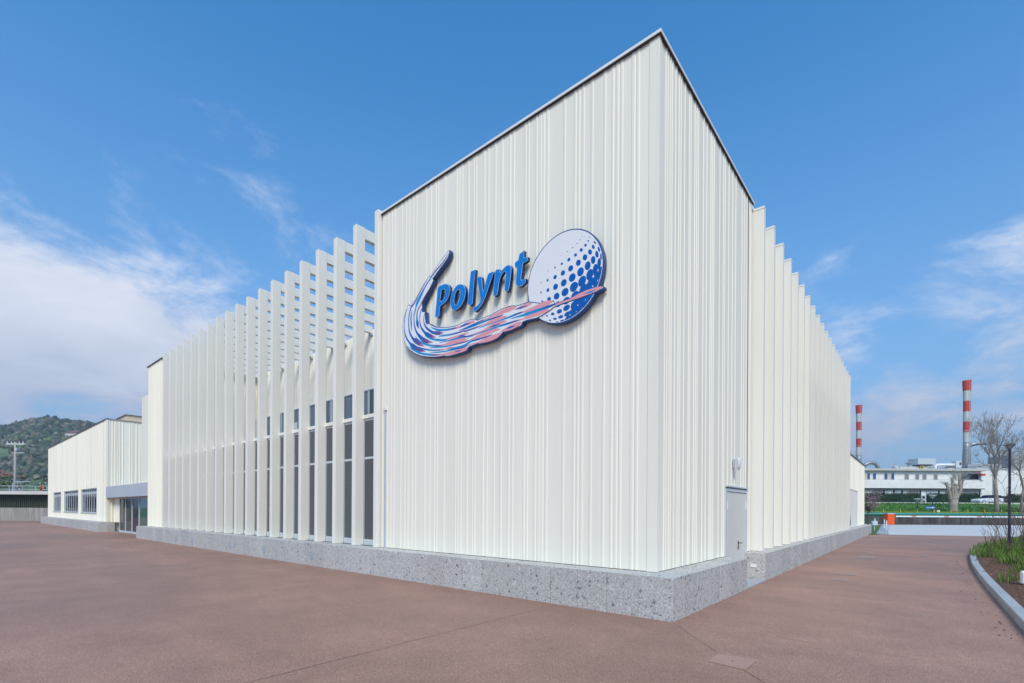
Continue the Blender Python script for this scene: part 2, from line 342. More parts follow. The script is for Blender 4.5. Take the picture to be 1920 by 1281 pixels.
# ------------------------------------------------------------------ sign outlines, metres in the wall plane (y, z)
SWOOSH=[(5.535,7.828),(5.578,7.802),(5.858,7.657),(6.036,7.534),(6.21,7.4),(6.241,7.434),(6.293,7.407),(6.443,7.292),(6.595,7.163),(6.789,6.992),(6.848,6.971),(6.931,6.886),(7.038,6.946),(7.072,6.936),(7.128,6.854),(7.148,6.799),(7.239,6.643),(7.279,6.473),(7.268,6.315),(7.194,6.145),(7.224,6.119),(7.203,6.031),(7.12,5.911),(6.977,5.779),(6.777,5.65),(6.543,5.541),(6.277,5.463),(6.019,5.41),(5.803,5.382),(5.68,5.375),(5.645,5.356),(5.49,5.331),(5.287,5.325),(5.098,5.327),(4.952,5.337),(4.888,5.381),(4.864,5.41),(4.714,5.417),(4.56,5.423),(4.513,5.402),(4.377,5.406),(4.14,5.408),(3.967,5.434),(3.882,5.468),(3.847,5.503),(3.742,5.494),(3.577,5.514),(3.416,5.538),(3.337,5.56),(3.326,5.604),(3.433,5.513),(3.333,5.539),(3.31,5.592),(3.196,5.598),(2.948,5.582),(2.762,5.61),(2.608,5.651),(2.528,5.689),(2.352,5.7),(2.113,5.703),(1.948,5.7),(1.753,5.706),(1.596,5.717),(1.48,5.738),(1.439,5.749),(1.445,5.786),(1.488,5.802),(1.786,5.808),(1.981,5.784),(2.148,5.766),(2.37,5.758),(2.511,5.753),(2.538,5.823),(2.6,5.833),(2.819,5.844),(3.007,5.916),(3.137,5.96),(3.297,5.968),(3.506,5.97),(3.547,5.996),(3.598,6.007),(3.533,5.982),(3.581,6.005),(3.718,6.015),(3.9,6.01),(4.057,5.986),(4.203,5.964),(4.411,5.956),(4.61,5.95),(4.649,5.982),(4.719,6.008),(4.877,6.016),(5.038,6.01),(5.225,5.993),(5.325,5.99),(5.495,6.011),(5.756,6.061),(5.989,6.125),(6.135,6.205),(6.256,6.283),(6.308,6.265),(6.359,6.326),(6.388,6.432),(6.399,6.557),(6.39,6.598),(6.456,6.615),(6.504,6.627),(6.514,6.673),(6.486,6.765),(6.515,6.791),(6.496,6.851),(6.365,6.987),(6.217,7.128),(6.089,7.261),(6.08,7.294),(6.117,7.324),(6.089,7.339),(5.927,7.44),(5.715,7.564),(5.577,7.66),(5.535,7.728),(5.518,7.781)]
STROKES=[[(5.56,7.737,.007,2),(5.681,7.647,.026,2),(5.821,7.562,.031,2),(6.036,7.462,.034,2),(6.218,7.336,.03,0),(6.404,7.195,.031,0),(6.536,7.06,.075,1),(6.651,6.942,.093,1),(6.728,6.826,.063,1),(6.747,6.771,.038,0),(6.805,6.636,.044,0),(6.814,6.512,.044,0),(6.783,6.329,.048,0),(6.703,6.16,.045,0),(6.547,6.0,.074,0),(6.431,5.913,.087,2),(6.28,5.837,.073,2),(6.095,5.778,.012,3)],[(6.293,7.37,.007,2),(6.462,7.236,.018,2),(6.633,7.087,.022,2),(6.788,6.929,.037,2),(6.946,6.823,.038,0),(7.025,6.59,.045,0),(7.023,6.386,.048,0),(6.981,6.224,.046,0),(6.86,6.045,.051,0),(6.74,5.956,.101,2),(6.584,5.847,.074,2),(6.411,5.754,.013,3)],[(6.125,7.199,.01,2),(6.29,7.064,.017,2),(6.459,6.927,.022,2),(6.592,6.777,.031,2),(6.678,6.691,.035,0),(6.696,6.508,.088,1),(6.676,6.378,.112,0),(6.63,6.243,.013,0)],[(6.896,6.772,.01,0),(6.934,6.567,.064,0),(6.922,6.413,.063,0),(6.901,6.243,.01,2)],[(7.088,6.86,.01,0),(7.168,6.715,.026,0),(7.207,6.507,.036,0),(7.195,6.324,.036,0),(7.122,6.129,.039,0),(6.979,5.957,.04,0),(6.858,5.855,.095,0),(6.68,5.743,.087,2),(6.505,5.669,.056,2),(6.353,5.619,.009,3)],[(6.524,6.713,.01,0),(6.571,6.601,.038,0),(6.589,6.419,.037,0),(6.53,6.244,.045,0),(6.395,6.089,.05,0),(6.281,6.002,.092,0),(6.133,5.926,.073,2),(5.986,5.875,.01,3)],[(6.418,6.537,.01,0),(6.439,6.42,.031,0),(6.397,6.274,.037,0),(6.283,6.149,.043,0),(6.115,6.031,.049,0),(5.987,5.983,.072,2),(5.844,5.944,.072,2),(5.702,5.918,.009,3)],[(6.172,6.171,.006,1),(6.024,6.088,.03,1),(5.844,6.019,.045,1),(5.581,5.966,.04,1),(5.359,5.943,.035,2),(5.192,5.933,.039,3),(5.026,5.939,.046,3),(4.956,5.945,.068,3),(4.719,5.949,.056,3),(4.672,5.949,.012,3)],[(5.168,5.916,.007,0),(5.005,5.94,.045,0),(4.797,5.937,.006,0)],[(5.879,5.875,.012,1),(5.754,5.864,.035,1),(5.494,5.829,.036,1),(5.24,5.812,.035,2),(5.025,5.808,.028,0),(4.955,5.792,.032,2),(4.671,5.793,.031,2),(4.38,5.801,.022,3),(4.202,5.812,.066,3),(3.97,5.82,.085,3),(3.828,5.816,.064,3),(3.731,5.813,.008,3)],[(5.184,5.851,.007,0),(4.988,5.856,.034,0),(4.718,5.882,.032,0),(4.472,5.9,.031,2),(4.321,5.907,.022,3),(4.144,5.928,.043,3),(3.9,5.941,.075,3),(3.69,5.95,.095,3),(3.553,5.945,.063,3),(3.486,5.948,.011,3)],[(6.394,6.015,.006,1),(6.206,5.9,.025,1),(5.914,5.799,.042,1),(5.666,5.746,.035,1),(5.493,5.741,.035,3),(5.323,5.732,.047,3),(5.025,5.728,.052,3),(4.955,5.735,.034,3),(4.859,5.724,.007,3)],[(5.199,5.722,.016,0),(5.084,5.717,.029,0),(4.971,5.714,.005,0)],[(6.761,6.073,.008,1),(6.584,5.921,.027,1),(6.393,5.806,.037,1),(6.168,5.721,.036,1),(5.913,5.661,.03,2),(5.7,5.633,.03,3),(5.492,5.636,.07,3),(5.239,5.627,.086,3),(5.024,5.614,.08,3),(4.97,5.6,.034,3),(4.89,5.594,.005,3)],[(5.842,5.723,.01,0),(5.579,5.701,.023,1),(5.323,5.692,.035,1),(5.024,5.677,.034,0),(4.954,5.661,.032,0),(4.795,5.653,.028,2),(4.639,5.663,.028,3),(4.409,5.676,.028,3),(4.201,5.703,.076,3),(3.969,5.723,.075,3),(3.828,5.726,.053,3),(3.73,5.713,.009,3)],[(4.988,5.833,.009,1),(4.718,5.846,.031,1),(4.486,5.859,.033,1),(4.232,5.874,.033,0),(3.97,5.873,.03,2),(3.829,5.88,.01,2)],[(4.562,5.756,.006,1),(4.38,5.768,.02,1),(4.114,5.769,.016,1),(3.884,5.777,.026,1),(3.689,5.781,.037,1),(3.485,5.793,.037,0),(3.338,5.796,.031,2),(3.276,5.794,.031,3),(3.006,5.792,.083,3),(2.782,5.808,.104,3),(2.636,5.813,.074,3),(2.547,5.811,.009,3)],[(6.204,5.674,.01,1),(5.912,5.625,.03,1),(5.578,5.578,.029,1),(5.322,5.564,.029,2),(5.023,5.551,.025,2),(4.953,5.553,.025,2),(4.778,5.56,.022,3),(4.561,5.578,.067,3),(4.334,5.593,.088,3),(4.113,5.607,.076,3),(3.911,5.592,.008,3)],[(4.231,5.7,.007,0),(4.084,5.703,.038,0),(3.912,5.704,.006,0)],[(4.906,5.622,.004,1),(4.561,5.645,.02,1),(4.26,5.652,.028,1),(3.969,5.659,.038,1),(3.688,5.655,.04,0),(3.484,5.658,.029,2),(3.31,5.651,.021,3),(3.1,5.665,.084,3),(2.855,5.671,.083,3),(2.69,5.665,.052,3),(2.617,5.661,.008,3)],[(7.018,5.877,.007,1),(6.857,5.767,.028,1),(6.582,5.623,.04,1),(6.277,5.525,.041,1),(6.019,5.461,.033,2),(5.751,5.419,.029,3),(5.576,5.401,.047,3),(5.321,5.384,.081,3),(5.022,5.38,.08,3),(4.952,5.389,.045,3),(4.888,5.403,.007,3)],[(5.337,5.388,.006,0),(5.22,5.387,.028,0),(5.089,5.383,.006,0)],[(6.7,5.809,.006,0),(6.429,5.691,.027,0),(6.13,5.598,.029,1),(5.84,5.544,.024,2),(5.664,5.525,.021,3),(5.491,5.524,.035,3),(5.322,5.506,.006,3)],[(6.203,5.558,.007,1),(5.911,5.505,.026,1),(5.577,5.466,.028,1),(5.321,5.454,.03,0),(5.022,5.437,.027,2),(4.953,5.448,.025,2),(4.793,5.451,.022,3),(4.56,5.445,.028,3),(4.408,5.445,.077,3),(4.185,5.45,.097,3),(3.996,5.473,.086,3),(3.882,5.495,.01,3)],[(5.577,5.501,.006,1),(5.321,5.483,.034,1),(5.023,5.472,.04,1),(4.794,5.518,.039,1),(4.56,5.517,.033,0),(4.333,5.516,.031,2),(4.141,5.527,.011,2)],[(3.925,5.531,.005,3),(3.826,5.54,.043,3),(3.619,5.555,.094,3),(3.443,5.575,.083,3),(3.343,5.592,.021,3)],[(3.764,5.557,.005,0),(3.632,5.563,.042,0),(3.51,5.56,.008,0)],[(3.634,5.736,.005,1),(3.484,5.735,.026,1),(3.31,5.728,.041,1),(3.197,5.728,.061,1),(2.911,5.73,.057,1),(2.672,5.734,.052,0),(2.528,5.74,.036,2),(2.37,5.734,.029,3),(2.147,5.738,.028,3),(1.981,5.749,.071,3),(1.786,5.764,.083,3),(1.596,5.772,.069,3),(1.457,5.776,.021,3)],[(1.834,5.756,.007,1),(1.706,5.755,.034,1),(1.596,5.758,.007,1)],[(3.516,5.902,.008,3),(3.356,5.907,.062,3),(3.199,5.911,.076,3),(3.054,5.911,.012,3)],[(3.496,5.897,.008,0),(3.356,5.899,.034,0),(3.179,5.895,.007,0)]]
GLOBE=(2.318,6.216,0.877)
DOTS=[(2.672,6.452,.006),(2.51,6.46,.02),(2.349,6.482,.027),(2.189,6.51,.036),(2.039,6.548,.034),(1.914,6.6,.039),(1.822,6.656,.033),(1.764,6.715,.024),(1.74,6.775,.016),(1.743,6.829,.011),(2.363,6.647,.006),(2.228,6.673,.012),(2.109,6.709,.014),(2.007,6.749,.014),(1.937,6.797,.012),(1.894,6.842,.01),(2.846,6.266,.012),(2.683,6.267,.025),(2.505,6.273,.04),(2.323,6.297,.05),(2.146,6.33,.058),(1.976,6.381,.059),(1.833,6.436,.06),(1.725,6.498,.056),(1.657,6.569,.047),(1.623,6.638,.038),(1.63,6.712,.025),(2.493,6.08,.059),(2.302,6.102,.068),(2.11,6.144,.079),(1.927,6.196,.082),(1.773,6.26,.081),(1.657,6.33,.074),(1.58,6.407,.066),(1.539,6.484,.055),(1.54,6.569,.036),(2.077,5.964,.088),(1.894,6.013,.094),(1.733,6.085,.094),(1.613,6.152,.09),(1.532,6.236,.087),(1.493,6.336,.061),(1.563,6.018,.095),(1.499,6.074,.085),(2.668,6.448,.009),(2.84,6.266,.012),(2.683,6.265,.027),(2.505,6.273,.038),(2.325,6.298,.048),(2.976,6.081,.008),(2.843,6.071,.022),(2.674,6.069,.037),(2.495,6.085,.055),(2.95,5.887,.015),(2.812,5.88,.03),(2.646,5.883,.048),(2.467,5.891,.069),(2.271,5.915,.082),(2.068,5.954,.094),(1.892,6.01,.1),(1.729,6.083,.1),(2.763,5.711,.021),(2.609,5.713,.053),(2.436,5.726,.067),(2.241,5.742,.082),(2.047,5.788,.092),(2.808,5.577,.021),(2.698,5.571,.029),(2.557,5.569,.044),(2.4,5.579,.061),(2.235,5.604,.078),(2.712,5.471,.018),(2.621,5.461,.033),(2.503,5.462,.045),(2.368,5.466,.06),(2.21,5.484,.079),(2.606,5.394,.018),(2.54,5.387,.025),(2.452,5.386,.035),(2.336,5.386,.049),(2.213,5.399,.065),(2.46,5.344,.014),(2.394,5.338,.02),(2.315,5.341,.041),(1.867,5.856,.1),(1.707,5.921,.1),(1.598,6.011,.098),(2.054,5.628,.092),(1.882,5.693,.091),(1.722,5.773,.09),(2.045,5.47,.078),(1.898,5.544,.077)]
FILL=[(1.9,5.88),(1.771,5.967),(1.645,6.081),(1.599,6.189),(1.487,6.154),(1.489,6.019),(1.527,5.881),(1.596,5.751),(1.689,5.626),(1.816,5.522),(1.979,5.439),(2.145,5.382),(2.281,5.351),(2.247,5.422),(2.163,5.529),(2.113,5.643),(2.014,5.715),(2.031,5.791)]
DIAMONDS=[[(1.551,6.147),(1.549,6.11),(1.536,6.108),(1.549,6.095),(1.558,6.067),(1.56,6.105),(1.573,6.107),(1.56,6.119)],[(1.647,6.065),(1.643,6.032),(1.621,6.029),(1.643,6.016),(1.659,5.991),(1.662,6.024),(1.684,6.027),(1.662,6.041)],[(1.559,5.955),(1.558,5.927),(1.549,5.926),(1.558,5.917),(1.564,5.896),(1.565,5.924),(1.574,5.925),(1.565,5.934)],[(1.787,5.993),(1.783,5.959),(1.755,5.956),(1.783,5.94),(1.803,5.914),(1.807,5.948),(1.835,5.952),(1.807,5.968)],[(1.658,5.873),(1.656,5.853),(1.64,5.851),(1.656,5.842),(1.667,5.826),(1.669,5.847),(1.685,5.848),(1.669,5.858)],[(1.965,5.952),(1.96,5.907),(1.928,5.903),(1.96,5.884),(1.982,5.85),(1.987,5.895),(2.02,5.899),(1.987,5.918)],[(2.147,5.717),(2.143,5.689),(2.113,5.686),(2.143,5.671),(2.164,5.65),(2.168,5.678),(2.198,5.68),(2.168,5.696)],[(2.315,5.698),(2.311,5.661),(2.285,5.659),(2.311,5.643),(2.33,5.615),(2.334,5.651),(2.361,5.654),(2.334,5.67)],[(1.976,5.605),(1.974,5.589),(1.96,5.588),(1.974,5.58),(1.984,5.568),(1.986,5.584),(1.999,5.585),(1.986,5.593)],[(1.811,5.658),(1.81,5.644),(1.8,5.644),(1.81,5.637),(1.817,5.627),(1.818,5.641),(1.828,5.641),(1.818,5.648)],[(2.136,5.578),(2.133,5.552),(2.114,5.551),(2.133,5.539),(2.146,5.519),(2.149,5.545),(2.168,5.546),(2.149,5.559)],[(2.305,5.557),(2.302,5.531),(2.28,5.529),(2.302,5.517),(2.317,5.497),(2.321,5.523),(2.343,5.524),(2.321,5.537)],[(2.009,5.482),(2.008,5.473),(1.999,5.472),(2.008,5.467),(2.015,5.461),(2.016,5.469),(2.025,5.47),(2.016,5.475)],[(2.15,5.47),(2.148,5.451),(2.134,5.45),(2.148,5.441),(2.158,5.426),(2.16,5.445),(2.174,5.446),(2.16,5.455)],[(2.294,5.446),(2.292,5.431),(2.275,5.429),(2.291,5.42),(2.303,5.408),(2.306,5.424),(2.323,5.425),(2.306,5.434)],[(1.879,5.521),(1.879,5.515),(1.873,5.515),(1.879,5.512),(1.883,5.508),(1.883,5.513),(1.889,5.514),(1.884,5.517)],[(2.06,5.403),(2.059,5.397),(2.055,5.397),(2.059,5.394),(2.063,5.39),(2.063,5.395),(2.068,5.396),(2.063,5.399)],[(2.176,5.384),(2.175,5.375),(2.165,5.374),(2.175,5.369),(2.181,5.362),(2.183,5.371),(2.192,5.372),(2.183,5.377)],[(1.688,5.706),(1.688,5.699),(1.682,5.699),(1.688,5.695),(1.691,5.69),(1.692,5.697),(1.698,5.697),(1.692,5.701)]]
LETTERS={'P':[[(5.936,7.098),(5.666,7.081),(5.573,7.039),(5.52,6.965),(5.507,6.851),(5.549,6.731),(5.647,6.648),(5.772,6.615),(5.861,6.593),(5.888,6.354),(5.964,6.351),(6.037,6.384),(5.985,6.732)],[(5.808,6.969),(5.709,6.965),(5.671,6.913),(5.675,6.81),(5.729,6.736),(5.806,6.698),(5.861,6.698),(5.833,6.81)]],'o':[[(5.146,6.92),(5.054,6.872),(4.999,6.792),(4.981,6.673),(5.017,6.541),(5.101,6.435),(5.224,6.367),(5.35,6.357),(5.445,6.418),(5.489,6.539),(5.49,6.671),(5.438,6.802),(5.333,6.903),(5.239,6.933)],[(5.207,6.816),(5.17,6.781),(5.165,6.667),(5.201,6.563),(5.267,6.48),(5.319,6.475),(5.355,6.518),(5.362,6.636),(5.332,6.743),(5.27,6.805)]],'l':[[(4.825,7.107),(4.674,7.102),(4.72,6.823),(4.764,6.366),(4.849,6.349),(4.923,6.388)]],'y':[[(4.637,6.91),(4.493,6.9),(4.478,6.847),(4.443,6.534),(4.434,6.532),(4.296,6.902),(4.112,6.892),(4.175,6.769),(4.358,6.428),(4.432,6.311),(4.546,6.217),(4.661,6.164),(4.71,6.17),(4.739,6.205),(4.716,6.276),(4.623,6.28),(4.527,6.337),(4.518,6.404),(4.568,6.611)]],'n':[[(4.085,6.904),(3.968,6.9),(3.95,6.821),(3.941,6.792),(3.853,6.871),(3.748,6.904),(3.661,6.883),(3.623,6.811),(3.634,6.684),(3.692,6.367),(3.77,6.343),(3.823,6.371),(3.789,6.6),(3.778,6.755),(3.826,6.803),(3.922,6.72),(3.966,6.626),(4.009,6.364),(4.09,6.34),(4.145,6.371),(4.11,6.669)]],'t':[[(3.409,7.027),(3.285,7.057),(3.293,6.912),(3.187,6.896),(3.194,6.822),(3.316,6.798),(3.34,6.658),(3.364,6.498),(3.347,6.461),(3.24,6.474),(3.248,6.393),(3.338,6.349),(3.421,6.354),(3.48,6.39),(3.509,6.451),(3.482,6.663),(3.474,6.784),(3.533,6.796),(3.534,6.887),(3.441,6.909)]]}

# ------------------------------------------------------------------ ground
g = MB(); g.quad((-2500, -2500, -.03), (2500, -2500, -.03), (2500, 2500, -.03), (-2500, 2500, -.03)); struct(g.build('ground', 'field'))
def sheet(name, pts, z, mat, bg=True):
    mb = MB(); P = [(*(bgp(a, t) if bg else Vector((a, t, 0))).xy, z) for a, t in pts]; mb.quad(*P); return struct(mb.build(name, mat))
plaza = sheet('plaza_paving', [(-110, -45), (110, -45), (110, 30), (34, 35.2), (27.6, 36.7), (20, 37.6), (0, 61), (-110, 61)], 0, 'paving')
sheet('concrete_road', [(28.4, 36.6), (36, 34.6), (110, 30.4), (110, 64.5), (49.8, 64.5)], .004, 'pale_concrete')
sheet('lawn_patch', [(27.2, 36.9), (28.0, 36.75), (49.2, 64.2), (44, 66), (34, 66), (24, 42)], .03, 'lawn')
sheet('back_pavement', [(34, 62.0), (48, 62.0), (49.4, 66), (34, 66.6)], .04, 'pale_concrete')
mb = MB(); a, b = bgp(28.0, 36.7), bgp(49.5, 64.3); d = (b-a).normalized(); n = Vector((d.y, -d.x, 0))*.35
for k in range(14):
    p = a+(b-a)*(k/14); q = a+(b-a)*((k+1)/14)-d*.01; mk = MB()
    i = len(mk.v); mk.v += [tuple(p-n+UP*-.02), tuple(q-n+UP*-.02), tuple(q+n+UP*-.02), tuple(p+n+UP*-.02), tuple(p-n+UP*.09), tuple(q-n+UP*.09), tuple(q+n+UP*.09), tuple(p+n+UP*.09)]
    for f in ((3, 2, 1, 0), (4, 5, 6, 7), (0, 1, 5, 4), (1, 2, 6, 5), (2, 3, 7, 6), (3, 0, 4, 7)): mk.f.append(f); mk.m.append(0)
    struct(mk.build('road_kerb', 'kerb'))
def groove(x0, y0, x1, y1, w=.012, seed=0):
    """a slightly wandering joint cut in the paving"""
    rr = random.Random(seed); p = Vector((x0, y0, 0)); q = Vector((x1, y1, 0)); L = (q-p).length; d = (q-p)/L; nn = Vector((-d.y, d.x, 0)); n = max(2, int(L/.25)); mb = MB()
    off = [rr.uniform(-.008, .008) for _ in range(n+1)]; ww = [w*rr.uniform(.35, 1.0) for _ in range(n+1)]
    for i in range(n+1):
        c = p+d*(L*i/n)+nn*off[i]; mb.v += [tuple(c-nn*ww[i]/2+UP*.003), tuple(c+nn*ww[i]/2+UP*.003)]
    for i in range(n): mb.f.append((2*i, 2*i+2, 2*i+3, 2*i+1)); mb.m.append(0)
    mb.build('paving_joint', 'joint', plaza)
groove(-9, 2.21, -.02, 2.18, .011, 1); groove(-.03, -.03, -1.23, -1.05, .008, 2); groove(-1.70, -1.47, -3.2, -2.9, .009, 3); groove(.06, -.05, .06, -4.1, .008, 4)
groove(12, -.05, 12, -4.1, .008, 6)
mh = MB(); mh.v = [(-1.254, -1.069, .004), (-1.211, -1.495, .004), (-1.690, -1.487, .004), (-1.655, -1.067, .004)]; mh.f = [(0, 3, 2, 1)]; mh.m = [0]
cov = tag(mh.build('manhole_cover', 'cover'), 'square red manhole cover set flush in the paving near the plinth corner', 'manhole cover')
MB().lathe([(.013, .005), (.013, .0065)], 10, (-1.46, -1.29)).build('lift_hole', 'black', cov)
def grate(x0, x1, y0, y1, n, label, along='y'):
    t = thing('drain_grate', label, 'drain', (x0, y0, 0), group='drain grates in the red path')
    MB().box(0, x1-x0, 0, y1-y0, .001, .005).build('slot_bed', 'cover3', t)
    w = (y1-y0)/n
    for k in range(n): MB().box(.02, x1-x0-.02, k*w+.1*w, k*w+.55*w, .004, .009).build('bar', 'cover2', t)
grate(8.65, 9.25, -1.62, -1.1, 11, 'large slotted drain grate in the path nearest the plinth gap, wider of the front pair')
grate(7.2, 7.7, -1.56, -1.18, 8, 'faint slotted drain grate just in front of the wider one by the plinth gap')
grate(14.8, 16.1, -1.62, -1.1, 10, 'slotted drain grate halfway along the red path beside the fins')
grate(17.2, 17.9, -1.55, -1.25, 7, 'small slotted drain grate behind the one halfway along the red path')
grate(17.2, 18.1, -3.23, -2.99, 6, 'small slotted drain grate out in the path near the kerb island')

# ------------------------------------------------------------------ main hall
hall = thing('exhibition_hall', 'large white ribbed metal hall with vertical fins, sharp corner and stone plinth', 'building')
def wall_box(parent, x0, x1, y0, y1, z0, z1, mat='clad', name='wall'): return MB().box(x0, x1, y0, y1, z0, z1).build(name, mat, parent)
TOP = 9.80; HP = .687
wall_box(hall, .53, 14, .53, 8.40, .02, TOP)
wall_box(hall, .86, 14, 8.40, 28.06, .02, 4.36)
wall_box(hall, 5.27, 14, 8.40, 28.06, 4.36, TOP)
wall_box(hall, .44, 14, 28.06, 30.84, .02, 9.70)
wall_box(hall, .64, 14, 30.84, 33.1, 3.22, 8.38)
wall_box(hall, 14, 27.36, .75, 8.3, 7.0, TOP); wall_box(hall, 6.45, 14, .75, .9, 7.0, TOP)
wall_box(hall, 6.45, 27.36, 2.4, 8.3, .02, 7.0); wall_box(hall, 6.12, 6.45, .53, 2.4, .02, TOP); wall_box(hall, 27.2, 27.36, .53, 2.4, .02, 7.0)
MB().box(.53, 14.2, .53, 8.40, TOP, TOP+.01).build('roof', 'roof_grey', hall); MB().box(5.3, 14.2, 8.402, 28.04, TOP, TOP+.01).build('roof', 'roof_grey', hall)
RIBS_L = [.859, .951, 1.176, 1.26, 1.353, 1.517, 1.605, 1.785, 1.978, 2.072, 2.158, 2.402, 2.577, 2.809, 2.914, 2.994, 3.086, 3.294, 3.379, 3.607, 3.694, 3.801, 4.023, 4.221, 4.43, 4.559, 4.638, 4.81, 4.891, 5.062, 5.271, 5.364, 5.45, 5.684, 5.856, 6.101, 6.202, 6.376, 6.562, 6.685, 6.936, 7.063, 7.237, 7.369, 7.547, 7.748, 7.84, 7.962, 8.12]
RIBS_R = [.79, .88, .99, 1.08, 1.24, 1.4, 1.49, 1.58, 1.68, 1.92, 2.0, 2.22, 2.33, 2.42, 2.52, 2.72, 2.92, 3.17, 3.28, 3.39, 3.6, 3.77, 4.04, 4.16, 4.44, 4.73, 4.99, 5.25, 5.53, 5.73, 5.96]
cladding(hall, (.482, 0, 0), (0, 1, 0), (-1, 0, 0), .66, 8.38, HP+.012, 9.815, RIBS_L, rib_h=.009, rib_w=.036)
cladding(hall, (0, .482, 0), (1, 0, 0), (0, -1, 0), .585, 4.30, HP+.012, 9.815, RIBS_R)
cladding(hall, (0, .482, 0), (1, 0, 0), (0, -1, 0), 4.30, 6.14, 2.33, 9.815, RIBS_R)
cladding(hall, (0, .482, 0), (1, 0, 0), (0, -1, 0), 6.08, 6.44, HP+.012, 9.815, [6.2, 6.33])
cladding(hall, (5.25, 0, 0), (0, 1, 0), (-1, 0, 0), 8.42, 28.04, 7.16, TOP, irregular(8.4, 28, 5), step=1.072)
cladding(hall, (.42, 0, 0), (0, 1, 0), (-1, 0, 0), 28.24, 30.82, HP+.012, 9.72, irregular(28.2, 30.8, 7), rib_h=.03)
cladding(hall, (0, 28.05, 0), (1, 0, 0), (0, -1, 0), .86, 5.24, 4.48, 9.72, irregular(.5, 5.2, 8))
cladding(hall, (0, .735, 0), (1, 0, 0), (0, -1, 0), 6.46, 27.3, 7.0, TOP, irregular(6.4, 27.3, 9), step=1.144)
# corner flashing, coping
ct = MB(); ct.box(.470, .53, .470, .655, HP+.004, 9.822); ct.build('corner_trim', 'clad', hall, bevel=.004)
MB().box(.531, .583, .472, .507, HP+.004, 9.822).build('corner_trim', 'clad', hall, bevel=.004)
for nm, bx in (('coping', (.428, .62, .428, 8.42)), ):
    MB().box(*bx, 9.828, 9.886).build('coping', 'coping', hall, bevel=.004)
MB().box(.622, 6.5, .428, .62, 9.828, 9.886).build('coping', 'coping', hall, bevel=.004)
MB().box(.436, .62, .436, 8.40, 9.8165, 9.8275).build('painted_soffit_shade', 'soffit_shade', hall); MB().box(.622, 6.46, .436, .62, 9.8165, 9.8275).build('painted_soffit_shade', 'soffit_shade', hall)  # solid strips under the coping, soffit shade painted in as black
MB().box(6.3, 27.36, .46, .74, 9.70, 9.79).build('coping', 'coping', hall)
MB().box(.36, .6, 28.1, 30.9, 9.722, 9.775).build('coping', 'dark_trim', hall)
# screw heads along two lines of the ribs
for zz in (1.0, 3.05):
    for k, r in enumerate(RIBS_L[1:22:3]): MB().tube((.466, r, zz+.02*(k % 2)), (.468, r, zz+.02*(k % 2)), .007, .007, 6).build('screw', 'grey_metal', hall)
# left fins, each with its roof beam
def left_fin(k):
    y1 = 8.60+1.072*k; y0 = y1-.17
    f = MB().box(.364, .655, 0, .17, HP+.004, 9.95).build('fin', 'fin', hall, bevel=.006, loc=(0, y0, 0)) if k == 0 else None
    return f
f0 = left_fin(0); bm0 = MB().box(.657, 5.24, .012, .158, 9.635, 9.944).build('beam', 'fin', f0, bevel=.006)
MB().quad((.40, -.0015, 9.944), (.652, -.0015, 9.635), (.656, -.0015, 9.639), (.406, -.0015, 9.944)).build('mitre_seam', 'grey_metal', f0)
MB().box(5.16, 5.255, -.03, .20, 9.54, 9.634).build('bracket', 'grey_metal', f0)
for k in range(1, 19):
    f = copy_tree(f0, hall); f.location = (0, 8.43+1.072*k, 0)
# right fins
r0 = MB().box(0, .17, .2038, .735, HP+.004, 9.66).build('fin', 'fin', hall, bevel=.006, loc=(6.5, 0, 0))
MB().box(-.006, .176, .197, .735, 9.664, 9.725).build('fin_cap', 'fin', r0, bevel=.004)
MB().box(.01, .16, .737, 2.39, HP+.004, 6.99).build('fin_return', 'fin', r0)
for k in range(1, 19):
    f = copy_tree(r0, hall); f.location = (6.5+1.144*k, 0, 0)
# glazed ground floor between the left fins
MB().box(.615, .86, 8.60, 28.05, 4.362, 4.47).build('ledge', 'fin', hall, bevel=.005)
MB().box(.86, 5.27, 8.40, 28.06, 4.361, 4.40).build('terrace_floor', 'dark_floor', hall)  # floor colour darkened so the beam undersides stay shaded
rr = random.Random(4)
cy_ = ['glass_b', 'glass_c', 'glass_c', 'glass_b', 'glass_a', 'glass_a']
for k in range(18):
    ya = 8.60+1.072*k; yb = ya+1.072-.17; win = MB()
    x0, x1 = .66, .73
    for bx in ((ya, ya+.055, .80, 4.36), (yb-.014, yb, .80, 4.36), (ya+.055, yb-.014, .80, .86), (ya+.055, yb-.014, 3.185, 3.25), (ya+.055, yb-.014, 4.30, 4.36)): win.box(x0, x1, *bx)
    w = win.build('window', 'alu', hall)
    gm = cy_[k % 6]
    MB().box(.672, .70, ya+.055, yb-.014, .86, 3.185).build('pane', gm, w); MB().box(.672, .70, ya+.055, yb-.014, 3.25, 4.30).build('pane', ['glass_b', 'glass_a'][k % 2], w)
    MB().box(.66, .73, ya, yb, HP+.003, .797).build('vent_grille', 'alu', w)
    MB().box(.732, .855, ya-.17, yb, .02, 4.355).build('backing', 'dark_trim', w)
# ribbon window on the terrace
for k in range(18):
    ya = 8.62+1.072*k; yb = ya+1.06; win = MB(); x0, x1 = 5.16, 5.25
    for bx in ((ya, ya+.05, 4.41, 7.14), (yb-.05, yb, 4.41, 7.14), (ya+.05, yb-.05, 4.41, 4.47), (ya+.05, yb-.05, 7.08, 7.14), ): win.box(x0, x1, *bx)
    w = win.build('window', 'alu', hall); MB().box(5.20, 5.24, ya+.05, yb-.05, 4.47, 7.08).build('pane', 'glass_up' if k % 3 else 'glass_c', w)
    if k % 4 == 1: MB().box(5.185, 5.199, ya+.3, ya+.62, 4.48, 6.4).build('door_frame', 'white', w)
